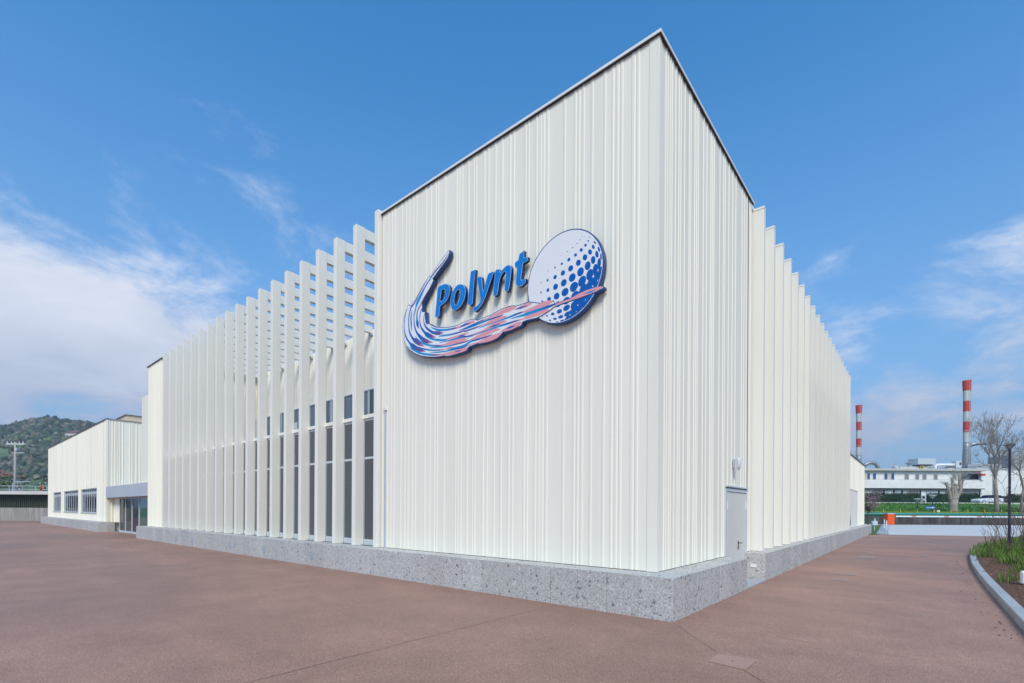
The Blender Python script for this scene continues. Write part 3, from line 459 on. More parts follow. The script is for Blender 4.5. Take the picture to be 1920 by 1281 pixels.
# slim guide post at the end of the solid wall
MB().box(.452, .505, 8.17, 8.23, HP+.004, 4.42).build('guide_post', 'grey_metal', hall); MB().box(.435, .51, 8.13, 8.27, 4.422, 4.50).build('guide_post_cap', 'fin', hall)
# plinth
mb = MB(); mb.box(0, .463, 0, .585, -.05, HP); mb.build('plinth_slab', 'stone', hall, bevel=.004)
stone_run(hall, 'y', .587, 31.3, 0, .56, HP)
stone_run(hall, 'x', .467, 4.25, 0, .56, HP, pitch=.63); stone_run(hall, 'x', 5.92, 27.3, 0, 2.38, HP, pitch=.60)
MB().box(4.262, 5.912, -.01, .50, -.02, .025).build('door_step', 'step', hall)
for i, (y, z0) in enumerate([(24.15, .19), (21.96, .19), (17.65, .19), (14.6, .19), (11.28, .19)]):
    v = MB().box(-.008, .012, y-.115, y+.115, z0, z0+.225).build('vent_plate', 'vent', hall, bevel=.003)
    for q in range(4): MB().box(-.011, -.007, y-.09, y+.09, z0+.03+q*.047, z0+.05+q*.047).build('vent_slot', 'grey_metal', v)
MB().box(5.905, 5.919, .20, .34, .32, .40).build('socket_plate', 'white', hall)
# door on the right face
dr = MB(); 
for bx in ((4.31, 4.37, 2.20), (6.03, 6.09, 2.20)): dr.box(bx[0], bx[1], .47, .52, .02, bx[2])
dr.box(4.31, 6.09, .47, .52, 2.202, 2.27)
door = dr.build('door', 'alu', hall)
MB().box(4.372, 6.028, .49, .525, .03, 2.198).build('leaf', 'door_paint', door, bevel=.004)
MB().box(4.28, 6.12, .44, .505, 2.30, 2.335).build('drip_cap', 'alu', door)
for hx in (4.40, 5.985): MB().tube((hx, .478, 1.78), (hx, .478, 1.98), .016, .016, 8).build('hinge', 'white', door)
hd = MB().box(5.33, 5.375, .478, .489, .79, 1.01).build('handle', 'black', door, bevel=.004); MB().path([(5.352, .478, .955), (5.352, .43, .955), (5.40, .425, .955), (5.485, .425, .955)], .011, 8).build('lever', 'black', hd)
# wall lamp above the door
wl = thing('wall_lamp', 'small grey bulkhead lamp on the ribbed wall above the grey door', 'lamp', (4.82, .46, 2.87))
MB().box(-.05, .05, -.03, .0, -.11, .11).build('bracket', 'grey_metal', wl, bevel=.01)
MB().path([(0, -.10, -.13), (0, -.12, -.10), (0, -.12, .08), (0, -.09, .13)], [.034, .046, .046, .03], 10).build('housing', 'alu', wl, smooth=True); MB().box(-.04, .04, -.13, -.02, -.165, -.145).build('base', 'grey_metal', wl)

# ------------------------------------------------------------------ company sign
sg = thing('company_sign', 'blue Polynt sign with dotted globe and streaked swoosh on the ribbed wall', 'sign', (.33, 4.3, 6.2))
def slab(pts_holes, x0, x1, face_mi, side_mi):
    """extruded outline in the wall plane; pts (y,z)"""
    mb = MB(); loops = [[Vector((0, p[0]-4.3, p[1]-6.2)) for p in lp] for lp in pts_holes]
    flat = [p for lp in loops for p in lp]; tris = tessellate_polygon(loops)
    n = len(flat); mb.v = [(x0-.33, p.y, p.z) for p in flat]+[(x1-.33, p.y, p.z) for p in flat]
    for t in tris:
        a, b, c = (flat[i] for i in t); nx = (b-a).cross(c-a).x
        t = t if nx < 0 else t[::-1]; mb.f.append(tuple(t)); mb.m.append(face_mi); mb.f.append(tuple(n+i for i in t[::-1])); mb.m.append(side_mi)
    o = 0
    for lp in loops:
        for i in range(len(lp)):
            j = (i+1) % len(lp); mb.f.append((o+i, o+j, n+o+j, n+o+i)); mb.m.append(side_mi)
        o += len(lp)
    return mb
def grow(pts, d):
    out = []; n = len(pts); area = sum(pts[i][0]*pts[(i+1) % n][1]-pts[(i+1) % n][0]*pts[i][1] for i in range(n)); sgn = 1 if area > 0 else -1
    for i in range(n):
        a, b, c = Vector(pts[i-1]), Vector(pts[i]), Vector(pts[(i+1) % n]); e1 = (b-a).normalized() if (b-a).length else Vector((1, 0)); e2 = (c-b).normalized() if (c-b).length else e1
        nn = Vector((e1.y+e2.y, -e1.x-e2.x)); nn = nn.normalized()*sgn if nn.length > 1e-4 else Vector((0, 0)); out.append((b.x+nn.x*d, b.y+nn.y*d))
    return out
gy, gz, gr = GLOBE
circ = lambda r, n=72: [(gy+r*math.cos(2*math.pi*i/n), gz+r*math.sin(2*math.pi*i/n)) for i in range(n)]
globe = slab([circ(gr)], .335, .445, 0, 1).build('globe_panel', ['sign_edge', 'sign_edge'], sg)
slab([circ(gr-.022)], .331, .3355, 0, 0).build('globe_face', 'sign_white', globe)
sw = slab([grow(SWOOSH, .006)], .327, .445, 0, 1).build('swoosh_panel', ['sign_edge', 'sign_edge'], sg)
slab([grow(SWOOSH, -.012)], .3225, .3275, 0, 0).build('swoosh_face', 'sign_white', sw)
def flat_poly(mb, pts, x, mi=0):
    lp = [Vector((0, p[0]-4.3, p[1]-6.2)) for p in pts]; o = len(mb.v); mb.v += [(x-.33, p.y, p.z) for p in lp]
    for t in tessellate_polygon([lp]):
        a, b, c = (lp[i] for i in t); t = t if (b-a).cross(c-a).x < 0 else t[::-1]; mb.f.append(tuple(o+i for i in t)); mb.m.append(mi)
    return mb
def clip(p, r=gr-.03):
    d = Vector((p[0]-gy, p[1]-gz)); return (p[0], p[1]) if d.length < r else (gy+d.x*r/d.length, gz+d.y*r/d.length)
for i, (y, z, r) in enumerate(DOTS):
    d = Vector((y-gy, z-gz)); rho = min(d.length/gr, .985); e = d.normalized() if d.length > 1e-4 else Vector((1, 0)); q = Vector((-e.y, e.x)); mn = r*math.sqrt(1-rho*rho); mn = max(mn, r*.28); nn = 16 if r > .03 else 8
    flat_poly(MB(), [clip((y+e.x*mn*math.cos(t)+q.x*r*math.sin(t), z+e.y*mn*math.cos(t)+q.y*r*math.sin(t))) for t in [2*math.pi*k/nn for k in range(nn)]], .3300-.00001*i).build('dot', 'dot_blue', globe)
flat_poly(MB(), [clip(p) for p in FILL], .3288).build('dot_field', 'dot_blue', globe)
for p in DIAMONDS: flat_poly(MB(), p, .3284).build('star', 'sign_white', globe)
CLR = [(.0, .12, .42), (.0, .28, .58), (.12, .08, .30), (.80, .33, .36), (.01, .04, .15)]
mbs = MB(); mbs.tint = []
for si, st in enumerate(STROKES):
    P = [Vector((p[0], p[1])) for p in st]; dense = []
    for i in range(len(P)-1):                        # smooth the traced streak
        p0, p1, p2, p3 = P[max(i-1, 0)], P[i], P[i+1], P[min(i+2, len(P)-1)]
        for s_ in range(4):
            t = s_/4; c = .5*((2*p1)+(p2-p0)*t+(2*p0-5*p1+4*p2-p3)*t*t+(3*p1-p0-3*p2+p3)*t**3)
            ca, cb = Vector(CLR[st[i][3]]), Vector(CLR[st[i+1][3]]); dense.append((c, st[i][2]*(1-t)+st[i+1][2]*t, ca.lerp(cb, t)))
    dense.append((P[-1], st[-1][2], Vector(CLR[st[-1][3]])))
    o = len(mbs.v); xx = .3215-.00004*si-.33
    for i, (c, w, col) in enumerate(dense):
        d = (dense[min(i+1, len(dense)-1)][0]-dense[max(i-1, 0)][0]).normalized(); nn = Vector((-d.y, d.x)); hw = w*.6*max(.5, abs(d.x)*.9+abs(d.y)*.55)
        for s_ in (-1, 1): q = c+nn*hw*s_; mbs.v.append((xx, q.x-4.3, q.y-6.2)); mbs.tint.append(col)
    for i in range(len(dense)-1):
        a, b, c, e = o+2*i, o+2*i+1, o+2*i+3, o+2*i+2; v = [Vector(mbs.v[k]) for k in (a, b, c)]
        f = (a, b, c, e); mbs.f.append(f if (v[1]-v[0]).cross(v[2]-v[0]).x < 0 else f[::-1]); mbs.m.append(0)
mbs.build('streak_print', 'print', sw)
for ch, loops in LETTERS.items():
    def smooth(lp, it=1 if ch in 'lt' else 2):
        for _ in range(it):
            out = []
            for i in range(len(lp)):
                a, b = lp[i], lp[(i+1) % len(lp)]
                if math.dist(a, b) < .06 or it == 1: out += [a]
                else: out += [(a[0]*.85+b[0]*.15, a[1]*.85+b[1]*.15), (a[0]*.15+b[0]*.85, a[1]*.15+b[1]*.85)]
            lp = out
        return lp
    lps = [smooth(lp) for lp in loops]
    lt = slab(lps, .335, .415, 0, 1).build('letter', ['let_edge', 'let_side'], sg); lt['label'] = 'blue raised letter '+ch
    inn = [grow(lps[0], -.009)]+[grow(h, .009) for h in lps[1:]]
    slab(inn, .332, .3355, 0, 0).build('letter_face', 'let_face', lt)
    yy = sum(p[0] for p in lps[0])/len(lps[0]); z_ = sum(p[1] for p in lps[0])/len(lps[0])
    MB().box(.415-.33, .49-.33, yy-.02-4.3, yy+.02-4.3, z_-.02-6.2, z_+.02-6.2).build('stand_off', 'grey_metal', lt)

# ------------------------------------------------------------------ entrance wing
wing = thing('entrance_wing', 'lower white ribbed building beyond the entrance with three wide barred windows', 'building', (0, 0, 0))
wall_box(wing, .70, 16, 41.47, 69.2, .02, 7.98)
segs = [(41.6, 44.78), (50.93, 52.08), (59.22, 60.84), (65.62, 69.18)]; wins = [(44.78, 50.93), (52.08, 59.22), (60.84, 65.62)]
for a, b in segs: cladding(wing, (.50, 0, 0), (0, 1, 0), (-1, 0, 0), a, b, HP+.012, 8.02, irregular(a, b, int(a)), rib_h=.02, rib_w=.03)
for a, b in wins:
    cladding(wing, (.50, 0, 0), (0, 1, 0), (-1, 0, 0), a, b, 3.22, 8.02, irregular(a, b, int(a)), rib_h=.02, rib_w=.03); cladding(wing, (.50, 0, 0), (0, 1, 0), (-1, 0, 0), a, b, HP+.012, 1.30, irregular(a, b, int(a)), rib_h=.02, rib_w=.03)
    fr = MB(); 
    for bx in ((a, a+.05, 1.30, 3.22), (b-.05, b, 1.30, 3.22), (a+.05, b-.05, 3.16, 3.22), (a+.05, b-.05, 1.30, 1.35)): fr.box(.52, .70, *bx)
    w = fr.build('window', 'alu', wing); MB().box(.64, .66, a+.05, b-.05, 1.35, 3.16).build('pane', 'glass_dark', w); MB().box(.44, .53, a-.03, b+.03, 1.26, 1.298).build('sill', 'alu', w)
    MB().box(.625, .638, a+.05, b-.05, 2.78, 2.98).build('blind_rail', 'grey_metal', w)
    nb = 7
    for q in range(1, nb): yq = a+(b-a)*q/nb; MB().box(.615, .638, yq-.05, yq+.05, 1.352, 3.158).build('mullion', 'alu', w)
cladding(wing, (0, 41.455, 0), (1, 0, 0), (0, -1, 0), .55, 6.0, HP+.012, 8.02, [.62, .8, .95, 1.02, 1.12, 1.22, 1.4, 1.62, 1.8, 1.92, 2.0, 2.2, 2.42, 2.5, 2.75, 3.0, 3.3, 3.5], rib_h=.032)
MB().box(.455, .55, 41.41, 41.6, HP+.01, 8.02).build('corner_trim', 'clad', wing)
MB().box(.44, .6, 41.39, 69.25, 8.022, 8.085).build('coping', 'dark_trim', wing); MB().box(.602, 6, 41.39, 41.52, 8.022, 8.085).build('coping', 'green_coping', wing)
MB().box(2.1, 12, 44.0, 62, 7.98, 8.86).build('roof_volume', 'beige', wing); MB().box(2.02, 12.1, 43.92, 62.1, 8.862, 8.91).build('roof_volume_edge', 'dark_trim', wing)
stone_run(wing, 'y', 41.25, 70.0, 0, .55, HP, pitch=.9); stone_run(wing, 'x', .552, .93, 41.25, 41.44, HP, pitch=.9)
for q in range(5): MB().box(-.008, .01, 45+q*4.1, 45.25+q*4.1, .2, .43).build('vent_plate', 'vent', wing)
# entrance between the two
ent = thing('glazed_entrance', 'grey flat canopy over glass entrance doors between the two white buildings', 'entrance', (0, 0, 0))
MB().box(.43, 2.6, 30.9, 41.38, 2.41, 3.20).build('canopy', 'grey_metal', ent, bevel=.01)
for y in (34.3, 37.7): MB().box(.4255, .4295, y, y+.015, 2.42, 3.19).build('canopy_joint', 'coping', ent)
wall_box(ent, 4.5, 14, 33.1, 41.45, 3.21, 6.2); wall_box(ent, 2.8, 3.0, 31.35, 41.4, .02, 2.40, 'interior', 'back_wall')
MB().box(.97, 2.8, 31.0, 31.2, .01, 2.40).build('side_wall', 'grey_metal', ent); MB().box(.97, 2.8, 33.2, 33.5, .02, 2.4).build('curtain', 'interior', ent)
MB().box(.9, 3, 31.2, 41.4, .006, .015).build('floor', 'roof_grey', ent)
for y0, y1, gm in ((36.62, 38.25, 'glass_dark'), (38.29, 39.9, 'glass_dark'), (34.9, 36.56, 'glass_dark'), (31.25, 34.85, 'glass_green')):
    d = MB()
    for bx in ((y0, y0+.06, .02, 2.40), (y1-.06, y1, .02, 2.40), (y0+.06, y1-.06, .02, .16), (y0+.06, y1-.06, 2.33, 2.40)): d.box(.91, .98, *bx)
    d = d.build('glass_door', 'alu', ent); MB().box(.935, .95, y0+.06, y1-.06, .16, 2.33).build('pane', gm, d)
cladding(ent, (.93, 0, 0), (0, 1, 0), (-1, 0, 0), 39.92, 41.4, HP, 2.40, irregular(39.9, 41.4, 3))
# low block at the far end of the right face
annex = thing('low_annex', 'low white flat block at the far end of the fin row with louvred recess', 'building', (0, 0, 0))
def ax(o): return o
ax(wall_box(annex, 27.4, 40.25, .56, 12, .02, 5.36))
for a, b, z0, z1 in ((27.4, 30.4, HP+.01, 5.38), (35.33, 40.28, HP+.01, 5.38), (30.4, 35.33, 3.18, 5.38)):
    n0 = len(annex.children); cladding(annex, (0, .50, 0), (1, 0, 0), (0, -1, 0), a, b, z0, z1, irregular(a, b, int(a)), rib_h=.02)
    for o in annex.children[n0:]: ax(o)
for k in range(5): ax(MB().box(30.45+k*.98, 31.36+k*.98, .52, .555, HP+.01, 3.16).build('louvre_panel', 'fin', annex))
ax(MB().box(27.4, 40.3, .44, .6, 5.385, 5.44).build('coping', 'dark_trim', annex)); ax(MB().box(40.25, 40.30, .45, 12, .03, 5.38).build('end_wall', 'clad', annex))
n0 = len(annex.children); stone_run(annex, 'x', 27.305, 40.59, 0, .55, HP, pitch=.9)
for o in annex.children[n0:]: ax(o)
ax(MB().box(40.3, 40.59, .552, 1.6, -.05, HP).build('plinth_slab', 'stone', annex))
fl = thing('furled_banner', 'dark green furled cloth hanging at the end of the fin row', 'banner', (27.9, .30, HP))
MB().tube((0, 0, 0), (0, 0, 1.05), .018, .015, 8).build('pole', 'black', fl)
mb = MB(); n = 10
for j, (z, w) in enumerate([(.18, .16), (.25, .30), (.5, .24), (.75, .15), (.92, .08), (1.02, .02)]):
    for k in range(n): t = 2*math.pi*k/n; rr_ = w*(.75+.25*math.cos(3*t+j)); mb.v.append((rr_*math.cos(t)*1.0+.1*w, rr_*math.sin(t)*.35, z))
for j in range(5):
    for k in range(n): mb.f.append((j*n+k, j*n+(k+1) % n, (j+1)*n+(k+1) % n, (j+1)*n+k)); mb.m.append(0)
mb.build('cloth', 'banner', fl, smooth=True); MB().box(-.14, .02, -.135, -.125, .45, .52).build('white_mark', 'white', fl)

# ------------------------------------------------------------------ planted island on the right
KERB = [(-9, -4.12), (-6, -4.12), (-3, -4.12), (0, -4.12), (3.45, -4.12), (5.9, -4.12), (7.8, -4.12), (10.4, -4.14), (13.5, -4.2), (17.05, -4.35), (19.3, -4.48), (20.9, -4.64), (22.8, -4.82), (24.6, -5.05), (26.2, -5.25), (27.5, -5.5), (29.0, -5.85), (30.0, -6.13), (31.2, -6.5), (32.2, -6.95), (32.8, -7.6), (33.0, -8.5), (32.6, -10), (31.5, -12), (30, -14)]
def resample(pts, step):
    out = [Vector((*pts[0], 0))]; acc = 0; P = [Vector((*p, 0)) for p in pts]
    for a, b in zip(P[:-1], P[1:]):
        L = (b-a).length; d = step-acc
        while d <= L: out.append(a+(b-a)*(d/L)); d += step
        acc = L-(d-step)
    return out
kp = resample(KERB, .75)
def nrm(i): d = (kp[min(i+1, len(kp)-1)]-kp[max(i-1, 0)]).normalized(); return Vector((d.y, -d.x, 0))
island_kerb = thing('kerb', 'curved grey granite kerb round the planted island beside the red path', 'kerb', tuple(kp[12]))
for i in range(len(kp)-1):
    a, b = kp[i]-kp[12], kp[i+1]-kp[12]; n0, n1 = nrm(i)*.17, nrm(i+1)*.17; d = (b-a).normalized()*.004; mk = MB()
    for z in (-.05, .145):
        for q in (a+d, b-d, b-d+n1, a+d+n0): mk.v.append((q.x, q.y, z))
    for f in ((0, 1, 2, 3), (7, 6, 5, 4), (4, 5, 1, 0), (5, 6, 2, 1), (6, 7, 3, 2), (7, 4, 0, 3)): mk.f.append(f); mk.m.append(0)
    mk.build('kerb_stone', 'kerb', island_kerb, bevel=.012)
# soil bed: grid inside the island, mounded
def inside(x, y):
    if y > -4.2: return -1
    best = 9e9
    for i in range(0, len(kp)-1): best = min(best, (Vector((x, y, 0))-kp[i]).length)
    # island side is y below the kerb and left of its far end
    j = min(range(len(kp)), key=lambda i: (Vector((x, y, 0))-kp[i]).length); n = nrm(j); s = (Vector((x, y, 0))-kp[j]).dot(n)
    return best if s > 0 else -best
bed_h = {}
def soil_z(x, y):
    d = max(0, inside(x, y)-.15); return .10+.32*(1-math.exp(-d*.55))+.04*noise.noise(Vector((x*.9, y*.9, 0)))+.02*noise.noise(Vector((x*4, y*4, 3)))
mb = MB(); nx, ny = 110, 40; ix = {}
for i in range(nx+1):
    for j in range(ny+1):
        x = -9+42*i/nx; v = (j/ny)**1.6; ytop = None
        # follow the kerb line on the near edge
        cand = [p for p in kp if abs(p.x-x) < .6]; ytop = min((p.y for p in cand), default=-8.4)-.10 if cand else -8.4
        y = ytop-10*v; ix[i, j] = len(mb.v); mb.v.append((x, y, soil_z(x, y)))
for i in range(nx):
    for j in range(ny): mb.f.append((ix[i, j], ix[i, j+1], ix[i+1, j+1], ix[i+1, j])); mb.m.append(0)
struct(mb.build('soil_bed', 'soil', smooth=True))
def grass(name, spots, hmin, hmax, cols, seed, wid=.012):
    rr = random.Random(seed); mb = MB(); mb.tint = []
    for x, y, z in spots:
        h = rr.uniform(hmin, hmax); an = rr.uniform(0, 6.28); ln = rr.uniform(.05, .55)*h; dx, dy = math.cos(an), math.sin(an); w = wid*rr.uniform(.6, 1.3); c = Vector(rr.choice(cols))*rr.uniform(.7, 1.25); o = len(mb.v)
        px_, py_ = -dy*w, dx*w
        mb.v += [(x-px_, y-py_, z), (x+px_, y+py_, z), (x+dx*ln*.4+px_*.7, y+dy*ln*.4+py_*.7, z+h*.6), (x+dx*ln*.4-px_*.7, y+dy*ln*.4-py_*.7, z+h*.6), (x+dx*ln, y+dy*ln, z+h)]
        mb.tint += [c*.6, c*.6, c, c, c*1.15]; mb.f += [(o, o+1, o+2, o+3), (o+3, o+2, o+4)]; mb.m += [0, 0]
    return stuff(mb.build(name, 'tint'))
rr = random.Random(11); sp = []
while len(sp) < 34000:
    x = 4+28*rr.random()**.8; y = -4.3-rr.random()**1.3*6; d = inside(x, y)
    if d < .22: continue
    cover = noise.noise(Vector((x*.7, y*1.0, 7)))*.45+.25*noise.noise(Vector((x*2.4, y*3, 2)))+.36+.34*min(d-.75, 2)+.30*min(1, max(0, (x-8)/6))
    if rr.random() < (cover-.42)*2.2: sp.append((x, y, soil_z(x, y)-.02))
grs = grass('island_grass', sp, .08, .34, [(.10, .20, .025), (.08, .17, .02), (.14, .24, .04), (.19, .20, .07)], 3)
cl_ = MB(); cl_.tint = []; rr = random.Random(14)
for _ in range(5200):
    x = 3+20*rr.random()**1.3; y = -4.32-rr.random()**1.2*4
    if inside(x, y) < .2: continue
    z = soil_z(x, y); s_ = rr.uniform(.006, .035); o = len(cl_.v); c = Vector(rr.choice([(.13, .06, .036), (.085, .042, .026), (.17, .09, .055), (.20, .15, .09)]))*rr.uniform(.6, 1.3); fl_ = rr.uniform(.3, .9)
    for v in ((1, 0, 0), (-.5, .87, 0), (-.5, -.87, 0), (0, 0, 1)): cl_.v.append((x+v[0]*s_*rr.uniform(.6, 1.3), y+v[1]*s_*rr.uniform(.6, 1.3), z+v[2]*s_*fl_+rr.uniform(-.003, .004))); cl_.tint.append(c)
    for f in ((0, 1, 3), (1, 2, 3), (2, 0, 3)): cl_.f.append(tuple(o+k for k in f)); cl_.m.append(0)
tag(stuff(cl_.build('soil_clods', 'tint')), 'loose brown clods and bark bits on the island soil', 'soil')
tag(grs, 'tufts of bright green grass growing on the soil of the kerbed island', 'grass')
sp = []; rr = random.Random(12)
for _ in range(70):
    x = rr.uniform(2, 16); y = -4.05+abs(rr.gauss(0, .22))
    sp.append((x, y, .006))
mb = MB(); mb.tint = []
for x, y, z in sp:
    if y > -3.1: continue
    o = len(mb.v); an = rr.uniform(0, 6.28); l = rr.uniform(.008, .03); w = l*.5; c = Vector(rr.choice([(.05, .03, .02), (.09, .05, .03), (.03, .022, .018)]))
    mb.v += [(x+l*math.cos(an), y+l*math.sin(an), z+.008), (x-w*math.sin(an), y+w*math.cos(an), z), (x-l*math.cos(an), y-l*math.sin(an), z+.004), (x+w*math.sin(an), y-w*math.cos(an), z+.012)]; mb.tint += [c]*4; mb.f.append((o, o+1, o+2, o+3)); mb.m.append(0)
tag(stuff(mb.build('leaf_litter', 'tint')), 'scattered dark leaf bits on the path along the curved kerb', 'leaf litter')
# bare twig shrubs on the island
def shrub(x, y, h, n, seed, label, spread=.5):
    rr = random.Random(seed); z = soil_z(x, y); t = thing('bare_shrub', label, 'shrub', (x, y, z), group='leafless shrubs on the island')
    for k in range(n):
        an = rr.uniform(0, 6.28); lean = rr.uniform(.05, spread); hh = h*rr.uniform(.55, 1); p = Vector((rr.uniform(-.15, .15), rr.uniform(-.15, .15), -.03)); pts = [p]; d = Vector((math.cos(an)*lean, math.sin(an)*lean, 1)).normalized()
        mb = MB()
        for q in range(6): d = (d+Vector((rr.uniform(-.1, .1), rr.uniform(-.1, .1), .03))).normalized(); pts.append(pts[-1]+d*hh/6)
        mb.path(pts, [.011*(1-q/8) for q in range(7)], 5)
        for q in range(7):
            i = rr.randrange(2, 7); d2 = (d+Vector((rr.uniform(-1, 1), rr.uniform(-1, 1), rr.uniform(0, .5)))).normalized(); L = hh*rr.uniform(.1, .3); mb.path([pts[i], pts[i]+d2*L*.5, pts[i]+d2*L+Vector((0, 0, L*.12))], [.006, .005, .003], 4)
        mb.build('stem', 'bark_dark', t)
for i, (x, y, h, n, lab) in enumerate([(20.3, -5.25, 1.5, 7, 'leafless twiggy shrub at the tip of the grassy island, leftmost'), (19.2, -5.55, 2.1, 8, 'leafless twiggy shrub just left of the dark lamp post'), (18.0, -5.75, 2.5, 9, 'tall leafless twiggy shrub just right of the dark lamp post'),
        (16.6, -5.8, 2.9, 9, 'tallest leafless twiggy shrub at the right edge of the island'), (21.6, -5.9, 1.4, 6, 'low leafless twiggy shrub behind the lamp post base')]): shrub(x, y, h, n, 50+i, lab)
lp = thing('lamp_post', 'tall slim dark lamp post with flat round head on the grassy island', 'lamp post', (21.4, -5.8, .30), group='lamp posts')
MB().tube((0, 0, -.1), (0, 0, 4.08), .046, .04, 12).build('post', 'navy', lp, smooth=False); MB().tube((0, 0, -.05), (0, 0, .25), .075, .07, 12).build('base', 'navy', lp)
def lamp_head(par, z, r, col='navy'):
    h = MB().lathe([(r*.18, z), (r*.22, z+.02), (r*.8, z+r*.78), (r*.8, z+r*.8)], 20).build('diffuser', 'lamp_glass', par, smooth=True)
    MB().lathe([(r, z+r*.80), (r*1.02, z+r*.86), (r*.6, z+r*1.0), (r*.05, z+r*1.04)], 20).build('cap', col, par, smooth=True)
    for k in range(3): t = k*2.09; MB().tube((r*.2*math.cos(t), r*.2*math.sin(t), z), (r*.82*math.cos(t), r*.82*math.sin(t), z+r*.8), .012, .012, 5).build('arm', col, par)
lamp_head(lp, 4.08, .19)
bl = thing('bollard_light', 'small white rounded box standing on the soil at the right edge', 'garden light', (7.85, -4.72, .16))
MB().box(-.09, .09, -.09, .09, .02, .31).build('body', 'white', bl, bevel=.03); MB().box(-.05, .05, -.05, .05, -.03, .02).build('foot', 'grey_metal', bl)

# ------------------------------------------------------------------ far side of the road, right
def bthing(name, label, cat, a, t, z=0, group=None): return thing(name, label, cat, tuple(bgp(a, t, z)), BGZ, group)
# low retaining wall, pipe, boom
w = bthing('retaining_wall', 'low stained dark concrete wall under the green pipe across the road', 'wall', 44, 66)
for k in range(12):
    x0 = -4+k*4.2; MB().box(x0, x0+4.17, 0, .4, -.05, 1.08).build('wall_panel', 'dark_wall', w, bevel=.02)
pp = bthing('green_pipe', 'thick green pipe running along the top of the dark low wall', 'pipe', 41, 67, 1.38)
MB().tube((0, 0, 0), (33, 0, 0), .21, .21, 14).build('run', 'green_pipe', pp, smooth=True); MB().tube((33, 0, 0), (60, 0, 0), .20, .20, 14).build('grey_run', 'grey_metal', pp, smooth=True)
for k in range(12): MB().box(k*4+1, k*4+1.12, -.1, .1, -.5, -.15).build('bracket', 'dark_trim', pp)
ORD = 'first second third fourth fifth sixth seventh eighth ninth tenth eleventh twelfth'.split()
for k in range(10):
    yp = bthing('yellow_marker_post', ORD[k]+' thin yellow marker post behind the green pipe, counted from the left end', 'marker post', 47+k*2.35, 67.6, 1.45, 'yellow marker posts behind the green pipe'); MB().tube((0, 0, 0), (0, 0, .62), .06, .05, 6).build('post', 'yellow', yp)
ln = bthing('yellow_pipe', 'thin yellow rail running behind the green pipe', 'pipe', 46, 67.7, 1.68); MB().tube((0, 0, 0), (40, 0, 0), .035, .035, 6).build('run', 'yellow', ln)
ba = bthing('barrier_box', 'bright orange road barrier box on the grass beside the concrete road', 'barrier', 48.9, 63)
MB().box(-.46, .46, -.4, .4, .04, 1.42).build('cabinet', 'orange', ba, bevel=.03); MB().box(-.48, .48, -.42, .42, 1.425, 1.54).build('lid', 'grey_metal', ba); MB().box(-.05, .35, -.405, -.40, .3, .9).build('panel', 'orange', ba)
bm = bthing('barrier_boom', 'long white lowered barrier boom reaching right from the orange box', 'barrier', 49.4, 62.5, 1.13); MB().box(0, 18.5, -.05, .05, -.09, .09).build('arm', 'white', bm, bevel=.02)
for k in range(4): MB().box(2+k*4.2, 2.6+k*4.2, -.055, .055, -.095, .095).build('red_band', 'pink_band', bm)
for o in bm.children:
    if o.name.startswith('red_band'): pass
gt = bthing('white_railing', 'low white tube railing with two posts on the lawn before the orange box', 'railing', 33.25, 43.1)
MB().tube((0, 0, 0), (0, 0, .95), .045, .045, 8).build('post', 'white', gt); MB().tube((4.1, 5.6, 0), (4.1, 5.6, .95), .045, .045, 8).build('post', 'white', gt); MB().tube((0, 0, .55), (4.1, 5.6, .55), .03, .03, 8).build('rail', 'white', gt)
ml = bthing('letter_box', 'pale grey box on a thin stake in the lawn patch behind the plinth end', 'post box', 33.0, 44.2)
MB().tube((0, 0, 0), (0, 0, .5), .025, .025, 8).build('stake', 'white', ml); MB().box(-.27, .23, -.15, .15, .45, .88).build('box', 'alu', ml, bevel=.05); MB().box(-.02, .06, -.05, .05, .88, 1.1).build('stub', 'alu', ml)
# green bar fence
gf = bthing('bar_fence', 'green vertical bar fence behind the plum tree', 'fence', 42.5, 64.5)
for k in range(26): MB().box(k*.25, k*.25+.04, -.015, .015, .1, 1.95).build('bar', 'green_paint', gf)
MB().box(-.1, 6.6, -.03, .03, .25, .31).build('rail', 'green_paint', gf); MB().box(-.1, 6.6, -.03, .03, 1.6, 1.66).build('rail', 'green_paint', gf)
MB().tube((2.2, .1, 0), (2.2, .1, 2.75), .09, .08, 8).build('gate_post', 'green_pipe', gf)
# grass bank and street behind
mb = MB(); nb = 40
rows = [(66.4, .9), (67.9, 1.35), (69.5, 1.55), (74, 2.1), (79, 2.75), (83.5, 3.15), (92, 3.2), (140, 3.4)]
for t, z in rows:
    for i in range(nb+1): a = 30+80*i/nb; p = bgp(a, t, z+.12*noise.noise(Vector((a*.3, t*.3, 0)))); mb.v.append(tuple(p))
for j in range(len(rows)-1):
    for i in range(nb): o = j*(nb+1)+i; mb.f.append((o, o+1, o+nb+2, o+nb+1)); mb.m.append(0)
struct(mb.build('grass_bank', 'bank', smooth=True))
rr = random.Random(21); sp = []
for _ in range(9000):
    a = rr.uniform(42, 80); t = 68.2+15*rr.random(); z = 1.4+(t-68.2)/15*1.72; p = bgp(a, t, z); sp.append(tuple(p))
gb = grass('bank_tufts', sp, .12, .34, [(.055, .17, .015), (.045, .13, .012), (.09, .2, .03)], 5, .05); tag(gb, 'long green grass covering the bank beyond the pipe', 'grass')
mb = MB(); P = [bgp(45, 83.6, 3.22), bgp(110, 83.6, 3.22), bgp(110, 90, 3.26), bgp(45, 90, 3.26)]; mb.quad(*P); struct(mb.build('street', 'roof_grey'))
mb = MB(); MB_ = bthing('street_kerb', 'pale kerb line along the top of the grass bank', 'kerb', 45, 83.4, 3.1); MB().box(12, 60, 0, .3, -.3, .25).build('edge', 'pale_concrete', MB_)
